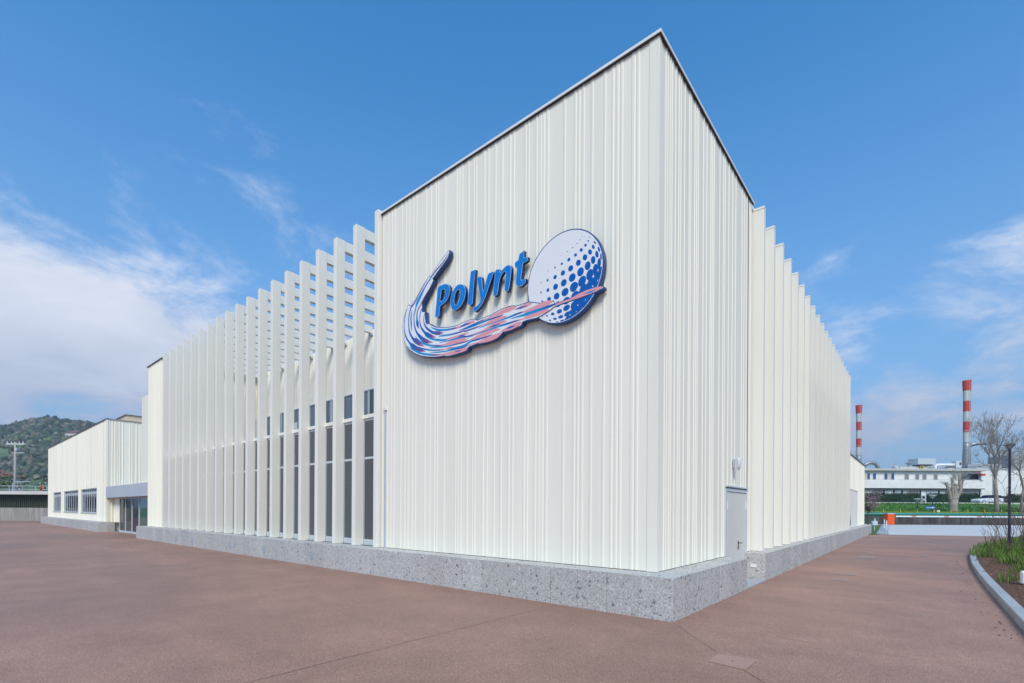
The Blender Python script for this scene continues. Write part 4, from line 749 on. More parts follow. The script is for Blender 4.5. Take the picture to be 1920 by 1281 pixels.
# hedges: many small leaf faces round a box
def hedge(a0, a1, t, z0, z1, label, seed):
    rr = random.Random(seed); h = bthing('hedge', label, 'hedge', a0, t, z0, 'clipped hedges before the white building'); W = a1-a0; H = z1-z0
    MB().box(.15, W-.15, .15, 1.0, 0, H-.15).build('branch_core', 'hedge', h); mb = MB(); mb.tint = []
    for _ in range(int(W*H*75)):
        f = rr.random(); x = rr.uniform(0, W); z = rr.uniform(0, H)+rr.gauss(0, .04); y = rr.gauss(.05, .07)
        if f > .8: z = H+rr.gauss(0, .07); y = rr.uniform(0, 1.0)
        u = Vector((rr.gauss(0, 1), rr.gauss(0, 1), rr.gauss(0, 1))).normalized()*.1; v = Vector((rr.gauss(0, 1), rr.gauss(0, 1), rr.gauss(0, 1))).cross(u).normalized()*.07; c = Vector((x, y, z)); o = len(mb.v)
        mb.v += [tuple(c-u), tuple(c+v), tuple(c+u), tuple(c-v)]; col = Vector((.014, .042, .018))*rr.uniform(.5, 1.9); mb.tint += [col]*4; mb.f.append((o, o+1, o+2, o+3)); mb.m.append(0)
    stuff(mb.build('foliage', 'tint', h))
hedge(65.5, 76.3, 90.5, 3.2, 5.15, 'long clipped dark hedge left of the white house doorway', 1); hedge(77.9, 87.6, 90.5, 3.2, 5.15, 'clipped dark hedge right of the white house doorway behind the parked car', 2); hedge(93.5, 112, 91, 3.2, 5.1, 'brownish hedge at the foot of the white gable far right', 3)
# white two-storey building; local z0 = 3.2
wb = bthing('office_block', 'long white two-storey building with flat roof and balcony band across the road', 'building', 66.5, 94, 3.2)
MB().box(0, 25.2, .9, 12, -.3, 6.45).build('wall', 'render_white', wb); MB().box(-.5, 25.6, .2, 12.3, 6.47, 6.9).build('roof_slab', 'concrete_roof', wb, bevel=.03)
MB().box(-.2, 25.3, .25, .88, 2.95, 3.1).build('balcony_floor', 'dark_trim', wb); MB().box(-.2, 25.3, .25, .42, 3.1, 4.72).build('balcony_parapet', 'render_white', wb); MB().tube((-.2, .33, 4.85), (25.3, .33, 4.85), .03, .03, 6).build('balcony_rail', 'grey_metal', wb)
def pxa(px): return (px-960)/910.477*94-66.5
for p0, p1 in ((1622, 1633), (1667, 1677), (1702, 1710.5), (1722, 1730), (1736, 1744), (1757, 1765), (1791.5, 1801)):
    x0, x1 = pxa(p0), pxa(p1); f = MB().box(x0, x1, .80, .895, 3.3, 5.95).build('window', 'alu', wb); MB().box(x0+.1, x1-.1, .77, .80, 3.4, 5.85).build('pane', 'blind' if p0 not in (1667, 1622) else 'cream', f)
for p in (1631.5, 1643, 1664.5, 1677.5): 
    x0 = pxa(p); MB().box(x0, x0+.42, .68, .76, 3.3, 5.95).build('shutter', 'blue', wb)
x0, x1 = pxa(1810), pxa(1846); lg = MB().box(x0, x1, .80, .895, 3.3, 6.0).build('loggia', 'dark_trim', wb); MB().box(x0+.1, x0+1.5, .76, .80, 3.4, 5.9).build('pane', 'glass_a', lg); MB().box(x0+1.6, x1-.1, .76, .80, 3.4, 5.9).build('pane', 'glass_dark', lg)
MB().box(pxa(1839), pxa(1845), -.1, .5, 4.8, 5.6).build('rooflet_post', 'white', lg); MB().box(pxa(1838), pxa(1846), -.2, .6, 5.6, 5.95).build('red_rooflet', 'red', lg)
for p0, p1, gm in ((1640, 1661, 'blind'), (1673, 1680, 'alu'), (1688.5, 1695.5, 'alu'), (1707.5, 1730, 'blind'), (1743, 1765, 'grey_metal'), (1779, 1792, 'blind'), (1811, 1842, 'blind')):
    x0, x1 = pxa(p0), pxa(p1); f = MB().box(x0-.12, x1+.12, .80, .895, .3, 2.75).build('window', 'white', wb); MB().box(x0, x1-.15, .76, .80, .35, 2.65).build('pane', gm, f); MB().box(x1+.0, x1+.28, .70, .755, .3, 2.72).build('shutter', 'navy', f)
for p in (1737.5, ): MB().box(pxa(p)-1.1, pxa(p)+1.1, .82, .897, -.25, 2.7).build('entrance_bay', 'white', wb)
MB().box(pxa(1742.5), pxa(1745.5), .78, .89, -.25, 2.6).build('door', 'blue', wb); MB().box(pxa(1731), pxa(1733), .78, .89, -.25, .9).build('door', 'blue', wb)
ac = bthing('air_conditioner', 'white air conditioner units stacked beside the blue door of the white building', 'air conditioner', 80.0, 94.5, 3.2)
for z in (0, .9): b_ = MB().box(-.45, .45, -.2, .2, z+.05, z+.85).build('unit', 'alu', ac, bevel=.03); MB().lathe([(.28, -.01), (.28, .01)], 16).build('fan', 'dark_trim', b_).matrix_local = Matrix.Translation((-.08, -.215, z+.45)) @ Matrix.Rotation(math.pi/2, 4, 'X')
gb2 = bthing('white_gable_building', 'tall plain white gable wall behind the plane tree at far right', 'building', 91.8, 96, 3.2)
MB().box(0, 24, 0, 14, -.3, 6.9).build('wall', 'render_white', gb2); MB().box(-.1, 24, -.1, 14, 6.9, 7.2).build('roof_edge', 'grey_metal', gb2); MB().tube((3.2, -.12, -.2), (3.2, -.12, 6.9), .07, .07, 8).build('downpipe', 'grey_metal', gb2)
for k, (x0, x1, z1) in enumerate([(2, 9, 8.4), (11, 15, 10.3), (17, 22, 9.0)]): MB().box(x0, x1, 4, 9, 7.2, z1).build('plant_room', 'roof_grey', gb2)
# roof equipment
def req(name, label, a, t, z, parts):
    o = bthing(name, label, 'roof equipment', a, t, z)
    for nm, mat, fn in parts: fn(MB()).build(nm, mat, o)
    return o
req('roof_vent', 'mushroom-capped vent pipe on the flat roof of the white building', pxa(1726.5)+66.5, 97, 10.1, [('pipe', 'steel', lambda m: m.tube((0, 0, 0), (0, 0, 1.2), .22, .22, 10)), ('cap', 'steel', lambda m: m.lathe([(.5, 1.15), (.55, 1.25), (.2, 1.5), (.02, 1.55)], 14)), ('base', 'pale_concrete', lambda m: m.box(-2.2, 1.9, -.6, .8, 0, .55))])
ct_ = req('cooling_tower', 'grey slatted cooling tower on yellow legs on the white building roof', pxa(1752)+66.5, 97, 10.1, [('casing', 'alu', lambda m: m.box(-1.75, 1.75, -1.2, 1.2, 1.0, 2.15)), ('tray', 'dark_trim', lambda m: m.box(-1.0, 1.3, -1.0, 1.0, .75, .99)), ('drum', 'pale_concrete', lambda m: m.tube((.2, 0, 0), (.2, 0, .74), .75, .75, 12))] + [('leg', 'yellow', (lambda x: lambda m: m.box(x-.09, x+.09, -.9, -.72, 0, .98))(x)) for x in (-.9, -.4, 1.1)])
for q in range(9): MB().box(-1.7+q*.39, -1.62+q*.39, -1.23, -1.205, 1.02, 2.13).build('slat', 'grey_metal', ct_)
req('roof_duct', 'white bent duct running along the roof before the tall chimney', pxa(1787)+66.5, 98, 10.1, [('run', 'white', lambda m: m.path([(0, 0, 0), (0, 0, .75), (.15, 0, 1.0), (.4, 0, 1.1), (4.3, 0, 1.15)], .28, 10)), ('rail', 'dark_trim', lambda m: m.tube((.6, -.4, .45), (9, -.4, .75), .06, .06, 6)), ('rail', 'grey_metal', lambda m: m.tube((.6, -.4, .2), (9, -.4, .45), .06, .06, 6))])
req('roof_unit', 'square grey ventilation unit beside the tall chimney base', pxa(1829)+66.5, 98, 10.6, [('casing', 'alu', lambda m: m.box(-.6, .55, -.5, .5, 0, 1.35)), ('grille', 'dark_trim', lambda m: m.box(.05, .45, -.53, -.505, .55, 1.1))])
req('roof_unit', 'low grey boxes on the left part of the white building roof', pxa(1708)+66.5, 97, 10.1, [('casing', 'alu', lambda m: m.box(-.9, .2, -.4, .4, 0, .5)), ('casing', 'grey_metal', lambda m: m.box(.4, 1.2, -.4, .4, 0, .55)), ('casing', 'grey_metal', lambda m: m.box(-4.2, -3.6, -.4, .4, 0, .2))])
rg = bthing('pipe_rack', 'grey pipe rack and walkway on the roofs at far right', 'pipe rack', 91, 104, 10.3)
for z in (.3, .9): MB().tube((0, 0, z), (22, 0, z+.2), .10, .10, 8).build('pipe', 'grey_metal', rg)
for k in range(9): MB().box(k*2.6, k*2.6+.12, -.06, .06, -.2, 1.4).build('post', 'dark_trim', rg)
mast = bthing('roof_antenna', 'thin antenna mast with short bars on the white building roof', 'antenna', pxa(1696)+66.5, 99, 10.1); MB().tube((0, 0, 0), (0, 0, 2.4), .03, .02, 6).build('mast', 'grey_metal', mast)
for z in (1.6, 2.0, 2.3): MB().tube((-.5, 0, z), (.5, 0, z), .015, .015, 4).build('bar', 'grey_metal', mast)
rgd = bthing('roof_guard_rail', 'thin guard rail along the flat roof edge of the white building', 'railing', 67, 95.2, 10.1)
for k in range(17): MB().tube((k*1.5, 0, 0), (k*1.5, 0, .8), .018, .018, 4).build('post', 'grey_metal', rgd)
MB().tube((0, 0, .8), (24, 0, .8), .018, .018, 4).build('rail', 'grey_metal', rgd)
for a_, w_, h_, lab in ((77.6, .8, .9, 'small pale tank on the roof left of the cooling tower'), (83.6, .5, 1.1, 'narrow pale box on the roof right of the cooling tower'), (88.6, 1.2, .7, 'wide low box on the roof right of the tall chimney')):
    rb_ = bthing('roof_box', lab, 'roof equipment', a_, 98.5, 10.1); MB().box(-w_/2, w_/2, -.4, .4, 0, h_).build('casing', 'pale_concrete', rb_, bevel=.04); MB().tube((0, 0, h_), (0, 0, h_+.5), .08, .08, 8).build('stub', 'steel', rb_)
# chimneys
def chimney(a, t, ztop, r, label, duct):
    c = bthing('chimney', label, 'chimney', a, t, 3, 'red and white factory chimneys'); H = ztop-3; b = H*.098 if duct else H*.098
    b = (ztop-3)*.0815; prof = lambda z: r*(1.28 if z >= H else 1.0+.28*max(0, (z-(H-1.6*b))/(1.6*b))**1.0) if z > H-1.6*b else r
    for k in range(6):
        z0, z1 = H-(k+1)*b, H-k*b; MB().lathe([(prof(z0+.001), z0+.02), (prof(z1), z1-.02)], 28).build('band', 'red' if k % 2 == 0 else 'stack_white', c, smooth=False)
    MB().lathe([(r*1.15, 0), (r*1.15, H*.40), (r, H*.47), (r, H-6*b-.03)], 28).build('shaft', 'steel', c, smooth=True)
    for z in (H*.46, H*.6, H-6.3*b): MB().lathe([(r*1.03, z), (r*1.03, z+.12)], 28).build('ring', 'grey_metal', c)
    for sx in (-.22, .22): MB().box(sx-.03, sx+.03, -r*1.3-.1, -r*1.3-.04, 2, H-.3).build('ladder_rail', 'grey_metal', c)
    if duct: MB().path([(r*.6, 0, H*.485), (r+1.2, -.2, H*.50), (r+5.6, -1.0, H*.512)], [.5, .5, .5], 12).build('duct', 'steel', c, smooth=True)
    else: MB().path([(.8, -1, 14.6), (2.2, -1, 15.6), (3.8, -1, 16.0), (5.2, -1, 15.7), (6.1, -1, 14.6), (6.3, -1, 11.0)], .62, 12).build('duct', 'steel', c, smooth=True)
chimney(121.6, 130, 36.9, .76, 'taller red and white banded chimney with side duct, right of the pair', True); chimney(123.4, 173, 39.5, .82, 'smaller-looking red and white banded chimney just beyond the hall end', False)
# bare trees
def bare_tree(name, label, a, t, z, H, seed, trunk_r, first, depth, spread, mat='bark', up=.35, lean=(0, 0), shrink=.72, twig=.012, kids=(2, 3), wob=.10):
    rr = random.Random(seed); T = bthing(name, label, 'tree', a, t, z); tr = MB(); br = MB()
    def grow_(p, d, L, r, lev):
        n = 4; pts = [p]; rad = [r]; dd = d
        for q in range(n):
            dd = (dd+Vector((rr.gauss(0, wob), rr.gauss(0, wob), .05*up))).normalized(); pts.append(pts[-1]+dd*L/n); rad.append(max(twig*.6, r*(1-.32*(q+1)/n)))
        (tr if lev == 0 else br).path(pts, rad, 9 if lev == 0 else (6 if lev < 3 else 3))
        if lev >= depth: return
        nk = rr.choice(kids)+(1 if lev < 2 else 0); a0 = rr.uniform(0, 6.28)
        for k in range(nk):
            an = a0+6.28*k/nk+rr.uniform(-.4, .4); o = dd.orthogonal().normalized(); o2 = dd.cross(o); s = rr.uniform(.5, 1.0)*spread
            nd = (dd+o*(math.cos(an)*s)+o2*(math.sin(an)*s)+Vector((0, 0, up*.5))).normalized(); grow_(pts[-1], nd, L*shrink*rr.uniform(.75, 1.15), rad[-1]*rr.uniform(.62, .85), lev+1)
        if lev > 0:
            for k in range(2):
                i = rr.randrange(1, n); an = rr.uniform(0, 6.28); o = dd.orthogonal().normalized(); o2 = dd.cross(o); nd = (dd*.5+o*math.cos(an)+o2*math.sin(an)+Vector((0, 0, .2))).normalized(); grow_(pts[i], nd, L*shrink*rr.uniform(.5, .8), max(twig, rad[i]*.45), min(lev+2, depth))
    grow_(Vector((0, 0, -.2)), Vector((lean[0], lean[1], 1)).normalized(), first, trunk_r, 0)
    tr.build('trunk', mat, T, smooth=True); br.build('crown', mat, T); return T
bare_tree('plane_tree', 'tall leafless plane tree with mottled pale trunk beyond the pipe', 69.9, 70, 1.5, 15, 7, .30, 5.2, 6, .62, 'bark_mid', shrink=.72, up=.45, twig=.024, kids=(2, 2, 3), wob=.06)
bare_tree('plane_tree', 'leafless tree with slender branches cut by the right picture edge', 72.9, 69.5, 1.5, 10, 15, .20, 3.6, 6, .65, 'bark_mid', shrink=.70, up=.42, twig=.022, kids=(2, 2, 3), wob=.07)
bare_tree('bare_tree', 'leafless branch tips showing just past the end of the low annex', 49.5, 73, 2.0, 7, 31, .16, 3.4, 4, .8, 'bark_dark', twig=.03)
# pollarded tree
po = bthing('pollarded_tree', 'thick-trunked pollarded tree with stub branches on the grass bank', 'tree', 64.5, 71, 1.45)
rr = random.Random(9); tr = MB(); tr.path([(0, 0, -.3), (.05, 0, .5), (0, 0, 1.3), (.1, 0, 2.0)], [.62, .52, .50, .52], 12); tr.build('trunk', 'bark', po, smooth=True)
cr_ = MB()
for dx, H_, r in ((-.75, 4.6, .26), (-.35, 5.2, .22), (.55, 4.4, .30), (.95, 5.7, .26), (1.3, 4.9, .12), (.1, 4.0, .2)):
    pts = [(dx*.15, 0, 1.6), (dx*.55, rr.uniform(-.2, .2), 2.4), (dx*.9, rr.uniform(-.3, .3), 3.4), (dx*1.05+rr.uniform(-.15, .15), rr.uniform(-.3, .3), H_)]; cr_.path(pts, [r*1.2, r, r*.8, r*.7], 8)
    for k in range(9):
        an = rr.uniform(-.4, 3.5); L = rr.uniform(.6, 2.0); e = Vector(pts[-1])+Vector((0, 0, -rr.uniform(0, .6))); d = Vector((math.cos(an)*1.1, rr.uniform(-.6, .6), rr.uniform(.1, .9))).normalized(); cr_.path([e, e+d*L*.5, e+d*L+Vector((0, 0, .12))], [.03, .024, .012], 4)
cr_.build('crown', 'bark', po)
# purple plum
pl_ = bthing('plum_tree', 'small plum tree with purple-pink foliage at the annex corner', 'tree', 44.0, 60, 0)
MB().path([(0, 0, 0), (.04, 0, 1), (-.03, 0, 2.0)], [.09, .075, .06], 8).build('trunk', 'bark_dark', pl_); br = MB(); lf = MB(); lf.tint = []; rr = random.Random(77)
for k in range(46):
    an = rr.uniform(0, 6.28); sp_ = rr.uniform(.2, 1.35); tip = Vector((math.cos(an)*sp_, math.sin(an)*sp_, rr.uniform(2.1, 4.9)-.35*sp_)); base = Vector((0, 0, rr.uniform(1.6, 2.1))); mid = (base+tip)*.5+Vector((math.cos(an)*.12, math.sin(an)*.12, -.05)); br.path([base, mid, tip], [.03, .02, .008], 4)
    for q in range(34):
        c = mid.lerp(tip, rr.random()**.7)+Vector((rr.gauss(0, .13), rr.gauss(0, .13), rr.gauss(0, .15))); u = Vector((rr.gauss(0, 1), rr.gauss(0, 1), rr.gauss(0, 1))).normalized()*.055; v = u.orthogonal().normalized()*.035; o = len(lf.v); lf.v += [tuple(c-u), tuple(c+v), tuple(c+u), tuple(c-v)]
        col = Vector(rr.choice([(.16, .055, .085), (.24, .10, .13), (.42, .26, .28), (.10, .035, .06), (.5, .36, .38)])); lf.tint += [col]*4; lf.f.append((o, o+1, o+2, o+3)); lf.m.append(0)
br.build('branches', 'bark_dark', pl_); stuff(lf.build('crown', 'tint', pl_))
# lamps and sign by the bank
for a, t, h, lab in ((60.1, 72, 2.05, 'shorter dark park lamp on the bank, left of the blue arrow sign'), (60.6, 70, 2.5, 'taller dark park lamp on the bank carrying the blue arrow sign')):
    L_ = bthing('park_lamp', lab, 'lamp post', a, t, 1.5, 'lamp posts'); MB().tube((0, 0, -.2), (0, 0, h-.35), .07, .06, 8).build('post', 'navy', L_); lamp_head(L_, h-.35, .5, 'lamp_glass')
bs = bthing('arrow_sign', 'blue direction sign with white arrow pointing right', 'sign', 60.0, 69.7, 2.33); MB().box(-.70, .70, -.02, .02, -.19, .19).build('board', 'sign_blue', bs, bevel=.01)
MB().box(-.5, .35, -.028, -.022, -.045, .045).build('text_line', 'pale_line', bs); mb = MB(); mb.quad((.30, -.027, -.13), (.60, -.027, 0), (.30, -.027, .13)); mb.build('arrow_head', 'white', bs)
MB().tube((.12, .04, -1.0), (.12, .04, .2), .04, .04, 6).build('post', 'navy', bs)
wx = bthing('notice_box', 'small white square notice on a stake right of the blue arrow sign', 'sign', 61.1, 69.6, 1.35); MB().box(-.2, .2, -.04, .04, .22, .62).build('panel', 'white', wx); MB().box(-.03, .03, .041, .08, -.2, .6).build('stake', 'dark_trim', wx)
# parked car
cr2 = bthing('parked_car', 'white estate car with dark windows parked before the hedge', 'car', 84.6, 86.5, 3.25)
def prof_solid(pts, y0, y1):
    mb = MB(); n = len(pts); mb.v = [(x, y0, z) for x, z in pts]+[(x, y1, z) for x, z in pts]; mb.f = [tuple(range(n)), tuple(reversed(range(n, 2*n)))]+[(i, n+i, n+(i+1) % n, (i+1) % n) for i in range(n)]; mb.m = [0]*len(mb.f); return mb
prof_solid([(-2.1, .3), (2.15, .3), (2.2, .75), (2.05, .95), (-.6, .95), (-1.9, .78), (-2.15, .6)], -.85, .85).build('body', 'car_white', cr2, bevel=.06)
prof_solid([(-.75, .95), (2.0, .95), (1.85, 1.42), (.1, 1.46), (-.2, 1.4)], -.74, .74).build('cabin', 'glass_dark', cr2, bevel=.05); prof_solid([(-.25, 1.40), (.1, 1.47), (1.8, 1.43), (1.82, 1.47), (.1, 1.52), (-.2, 1.45)], -.70, .70).build('roof', 'dark_trim', cr2); MB().box(1.95, 2.18, -.8, -.5, .78, 1.0).build('tail_light', 'red', cr2)
for x in (-1.35, 1.35):
    for y in (-.86, .66): wv = MB().tube((x, y, .3), (x, y+.2, .3), .31, .31, 16).build('wheel', 'black', cr2); MB().tube((x, y-.01 if y < 0 else y+.21, .3), (x, y+.0 if y < 0 else y+.2, .3), .19, .19, 12).build('rim', 'alu', wv)
c3 = bthing('parked_car', 'dark car half hidden behind the white estate car', 'car', 88.2, 88.6, 3.25)
prof_solid([(-2.0, .3), (2.0, .3), (2.05, .8), (1.9, .95), (-1.9, .9)], -.85, .85).build('body', 'dark_trim', c3, bevel=.06); prof_solid([(-1.2, .95), (1.6, .95), (1.2, 1.4), (-.6, 1.4)], -.72, .72).build('cabin', 'glass_dark', c3)
for x in (-1.3, 1.3): MB().tube((x, -.87, .3), (x, -.65, .3), .31, .31, 14).build('wheel', 'black', c3)

# ------------------------------------------------------------------ far left: shed wall, deck, pole, house, hill
rw = bthing('boundary_wall', 'board-marked concrete wall closing the plaza at far left', 'wall', -78, 60.3)
for k in range(9): MB().box(k*3.0, k*3.0+2.98, 0, .4, -.03, 1.62).build('wall_panel', 'concrete', rw)
sf = bthing('slat_screen', 'dark olive slatted screen standing on the concrete wall at far left', 'fence', -78, 60.6, 1.62)
MB().box(0, 27, .3, .4, 0, 1.65).build('backing', 'olive', sf)
mb = MB()
for k in range(112): mb.box(k*.24, k*.24+.05, .0, .10, 0, 1.62)
stuff(mb.build('slats', 'green_grey', sf))
cn = bthing('deck_canopy', 'flat grey roof with white fascia over the slatted screen at far left', 'canopy', -80, 59.9, 3.27)
MB().box(0, 28, 0, .25, 0, .42).build('fascia', 'pale_concrete', cn); MB().box(0, 28, .26, 12, .18, .46).build('roof', 'roof_grey', cn)
for k in range(8): MB().box(k*3.6+1, k*3.6+1.15, 6.4, 6.55, -3.25, .17).build('post', 'dark_trim', cn)
rl = bthing('deck_railing', 'thin pale railing along the deck above the canopy at far left', 'railing', -82, 70, 3.75)
for k in range(16): MB().tube((k*1.9, 0, 0), (k*1.9, 0, 1.0), .035, .035, 6).build('post', 'alu', rl)
for z in (.5, .98): MB().tube((0, 0, z), (29, 0, z), .035, .035, 6).build('rail', 'alu', rl)
gp_ = bthing('arched_pipe', 'thin pale bent pipe rising above the deck railing', 'pipe', -71.0, 69, 3.7); MB().path([(0, 0, 0), (0, 0, 1.1), (.12, 0, 1.4), (.45, 0, 1.6), (2.6, 0, 1.62)], .045, 8).build('tube', 'alu', gp_)
ob = bthing('orange_bollard', 'small orange bollard on the deck at far left', 'bollard', -62.6, 64.5, 3.7); MB().lathe([(.14, 0), (.13, .7), (.15, .72), (.12, .85), (.02, .88)], 12).build('body', 'orange', ob, smooth=True)
pole = bthing('utility_pole', 'concrete utility pole with insulator crossarms in front of the hill', 'pole', -81.9, 80, 0)
MB().tube((0, 0, 0), (0, 0, 12.4), .21, .15, 14).build('shaft', 'concrete_pole', pole, smooth=True)
MB().box(-1.5, 1.6, -.06, .06, 12.0, 12.14).build('crossarm', 'white', pole); MB().box(-.6, 1.5, -.06, .06, 10.55, 10.67).build('crossarm', 'grey_metal', pole); MB().box(-.5, -.1, -.3, .3, 10.9, 11.5).build('transformer', 'dark_trim', pole); MB().box(.2, .55, -.3, .2, 11.0, 11.4).build('transformer', 'alu', pole)
for x in (-1.3, -.6, .7, 1.3): MB().lathe([(.07, 12.15), (.10, 12.25), (.05, 12.35), (.09, 12.42), (.03, 12.5)], 8, (x, 0)).build('insulator', 'alu', pole)
hs = bthing('hillside_house', 'cream house with low red tiled roof at the foot of the hill', 'house', -112.5, 112, 2.5); hs.rotation_euler = (0, 0, BGZ+.78)
MB().box(-13, -.6, 0, 9, -2.5, 6.0).build('wall', 'cream_wall', hs)
mb = MB(); mb.v = [(-14, -.8, 6.0), (.2, -.8, 6.0), (.2, 9.8, 6.0), (-14, 9.8, 6.0), (-9, 4.5, 8.2), (-5, 4.5, 8.2)]; mb.f = [(0, 1, 5, 4), (1, 2, 5), (2, 3, 4, 5), (3, 0, 4), (3, 2, 1, 0)]; mb.m = [0]*5; mb.build('roof', 'roof_red', hs)
wv = MB().box(-4.2, -2.4, -.06, -.001, 3.3, 5.0).build('window', 'yellow_sh', hs); MB().box(-3.4, -3.2, -.09, -.061, 3.3, 5.0).build('mullion', 'cream_wall', wv); MB().box(-9.4, -7.4, -.06, -.001, 3.2, 5.4).build('window', 'glass_up', hs)
# leafy clump generator for bushes and small trees
def bush(a, t, z, rx, rz, n, cols, label, seed, name='bush', trunk=0, leaf=.12):
    rr = random.Random(seed); T = bthing(name, label, 'bush' if name == 'bush' else 'tree', a, t, z); mb = MB(); mb.tint = []
    cl = [(Vector((rr.gauss(0, .45)*rx, rr.gauss(0, .35)*rx, trunk+rz*(.25+.7*rr.random()))), rr.uniform(.25, .5)*rz) for _ in range(14)]
    for _ in range(n):
        c0, r = rr.choice(cl); d = Vector((rr.gauss(0, 1), rr.gauss(0, 1), rr.gauss(0, 1))).normalized(); c = c0+d*r*rr.uniform(.6, 1.05); u = Vector((rr.gauss(0, 1), rr.gauss(0, 1), rr.gauss(0, 1))).normalized()*leaf; v = u.orthogonal().normalized()*leaf*.7; o = len(mb.v); mb.v += [tuple(c-u), tuple(c+v), tuple(c+u), tuple(c-v)]; mb.tint += [Vector(rr.choice(cols))*rr.uniform(.7, 1.3)]*4; mb.f.append((o, o+1, o+2, o+3)); mb.m.append(0)
    st = MB()
    for c0, r in cl[:8]: st.path([(0, 0, -.3), (c0.x*.4, c0.y*.4, c0.z*.5), tuple(c0)], [.07, .05, .02], 5)
    st.build('trunk', 'bark_dark', T); stuff(mb.build('crown' if trunk else 'foliage', 'tint', T))
DG = [(.03, .055, .03), (.045, .075, .035), (.06, .09, .05)]; LG = [(.08, .12, .05), (.10, .14, .06)]; BL = [(.55, .58, .58), (.4, .45, .42), (.12, .16, .10)]
bush(-78.5, 84, 1.0, 2.0, 4.4, 1500, BL, 'white-blossomed shrub at the foot of the utility pole', 1); bush(-96, 92, 1.5, 4.0, 5.5, 1600, LG, 'light green bush before the cream house', 2, leaf=.2); bush(-86, 98, 1, 5, 6.5, 2600, DG, 'dark green bushes between the utility pole and the wing', 3, leaf=.2)
bush(-90, 100, 1, 4, 5.5, 1800, DG, 'dark green bush right of the cream house', 4, leaf=.2); bush(-79, 95, 3, 3.5, 5, 1600, BL+DG, 'pale blossoming tree above the deck beside the wing corner', 5, 'blossom_tree', 1.0, .16)
# hill with its woods
def hill_h(a, t):
    s = a/t; ridge = 91*math.exp(-abs((s+.885)/.245)**2.6)+55*math.exp(-((s+1.28)/.25)**2)
    d = (t-230)/420; f = 0 if d < 0 else (math.sin(min(d, 1)*math.pi/2)**1.25 if d < 1 else max(.55, 1-.35*(d-1)))
    n = noise.fractal(Vector((a*.006, t*.006, 1.3)), 1.0, 2.0, 4)*8*min(1, max(0, d*3))
    return ridge*f*1.06+n-1.0
mb = MB(); ni, nj = 120, 70
for j in range(nj+1):
    t = 225+j*9.5
    for i in range(ni+1): s = -1.75+1.45*i/ni; a = s*t; mb.v.append(tuple(bgp(a, t, hill_h(a, t))))
for j in range(nj):
    for i in range(ni): o = j*(ni+1)+i; mb.f.append((o, o+1, o+ni+2, o+ni+1)); mb.m.append(0)
struct(mb.build('hill', 'hill', smooth=True))
import numpy as np
ico = bmesh.new(); bmesh.ops.create_icosphere(ico, subdivisions=2, radius=1); iv = [v.co.copy() for v in ico.verts]; iff = np.array([tuple(v.index for v in f.verts) for f in ico.faces]); ico.free()
rr = random.Random(5); protos = []
for k in range(30):
    sd = Vector((rr.uniform(0, 99), rr.uniform(0, 99), rr.uniform(0, 99)))
    protos.append((np.array([tuple(v*(1+.6*noise.noise(v*1.9+sd)+.6*noise.noise(v*4.9+sd))) for v in iv]), np.array([1+.9*noise.noise(v*3.5+sd) for v in iv])))
PAL = [(.135, .12, .095), (.105, .105, .075), (.085, .10, .06), (.035, .06, .038), (.165, .15, .11), (.10, .125, .055), (.075, .085, .065), (.12, .105, .09), (.12, .15, .06)]
VV = []; FF = []; TT = []; off = 0; cnt = 0
while cnt < 9500:
    s = rr.uniform(-1.35, -.60); t = 235+440*rr.random()**.8; a = s*t; meadow = noise.noise(Vector((a*.02, t*.03, 9)))
    if meadow > .20 and rr.random() < .9: continue
    h = hill_h(a, t)
    if h < 1: continue
    R0 = rr.uniform(1.4, 3.9)*min(1, max(.45, (t-150)/300)); ev = rr.random() < .18; c = np.array(PAL[3] if ev else rr.choice(PAL))*rr.uniform(.7, 1.3); p = bgp(a, t, h+R0*.6); V, T_ = rr.choice(protos); sz = rr.uniform(.8, 1.25)*(1.5 if ev else 1); an = rr.uniform(0, 6.28); ca, sa = math.cos(an)*R0, math.sin(an)*R0
    VV.append(np.stack([p.x+V[:, 0]*ca-V[:, 1]*sa, p.y+V[:, 0]*sa+V[:, 1]*ca, p.z+V[:, 2]*R0*sz], 1)); TT.append(c[None]*np.clip(T_, .35, 1.9)[:, None]); FF.append(iff+off); off += len(V); cnt += 1
VV = np.concatenate(VV); FF = np.concatenate(FF); TT = np.concatenate(TT)
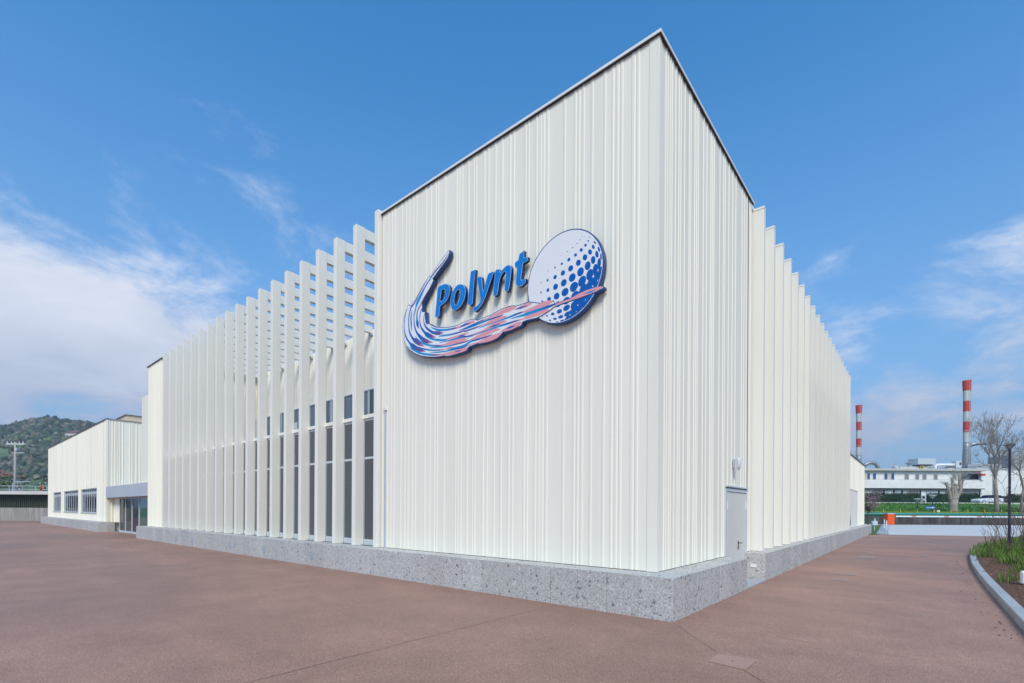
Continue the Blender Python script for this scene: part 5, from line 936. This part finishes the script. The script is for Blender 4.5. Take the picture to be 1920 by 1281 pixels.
me = bpy.data.meshes.new('hill_woodland'); me.vertices.add(len(VV)); me.vertices.foreach_set('co', VV.ravel()); me.loops.add(FF.size); me.loops.foreach_set('vertex_index', FF.ravel().astype(np.int32)); me.polygons.add(len(FF)); me.polygons.foreach_set('loop_start', np.arange(0, FF.size, 3, dtype=np.int32)); me.polygons.foreach_set('loop_total', np.full(len(FF), 3, dtype=np.int32)); me.update(calc_edges=True)
at = me.color_attributes.new('tint', 'FLOAT_COLOR', 'POINT'); at.data.foreach_set('color', np.concatenate([TT, np.ones((len(TT), 1))], 1).ravel()); me.materials.append(M['tint'])
wd = bpy.data.objects.new('hill_woodland', me); COL.objects.link(wd); tag(stuff(wd), 'mixed brown and green spring woodland covering the hill', 'woodland')
for i, (s, t, lab) in enumerate([(-.90, 400, 'tiny pale farmhouse halfway up the wooded hill')]):
    a = s*t; z = hill_h(a, t)+2; h_ = bthing('hill_house', lab, 'house', a, t, z); MB().box(-5, 5, -4, 4, -6, 5).build('wall', 'cream_wall', h_); mb = MB(); mb.v = [(-5.6, -4.6, 5), (5.6, -4.6, 5), (5.6, 4.6, 5), (-5.6, 4.6, 5), (-3, 0, 7.2), (3, 0, 7.2)]; mb.f = [(0, 1, 5, 4), (1, 2, 5), (2, 3, 4, 5), (3, 0, 4), (3, 2, 1, 0)]; mb.m = [0]*5; mb.build('roof', 'roof_red', h_)
    for x in (-3, 0, 3): MB().box(x-.6, x+.6, -4.08, -4.001, 1, 3).build('window', 'glass_dark', h_)

# ------------------------------------------------------------------ air
hb = MB().box(-2600, 2600, -2600, 2600, -1.2, 130)
me = bpy.data.meshes.new('haze'); me.from_pydata(hb.v, [], hb.f); hz_ = bpy.data.objects.new('haze', me); COL.objects.link(hz_); stuff(hz_)
m = bpy.data.materials.new('haze_air'); m.use_nodes = True; nt = m.node_tree; nt.nodes.clear(); o_ = nt.nodes.new('ShaderNodeOutputMaterial'); pv = nt.nodes.new('ShaderNodeVolumePrincipled')
pv.inputs['Color'].default_value = (.75, .86, 1.0, 1); pv.inputs['Density'].default_value = .00032; pv.inputs['Anisotropy'].default_value = 0; nt.links.new(pv.outputs[0], o_.inputs['Volume']); me.materials.append(m)
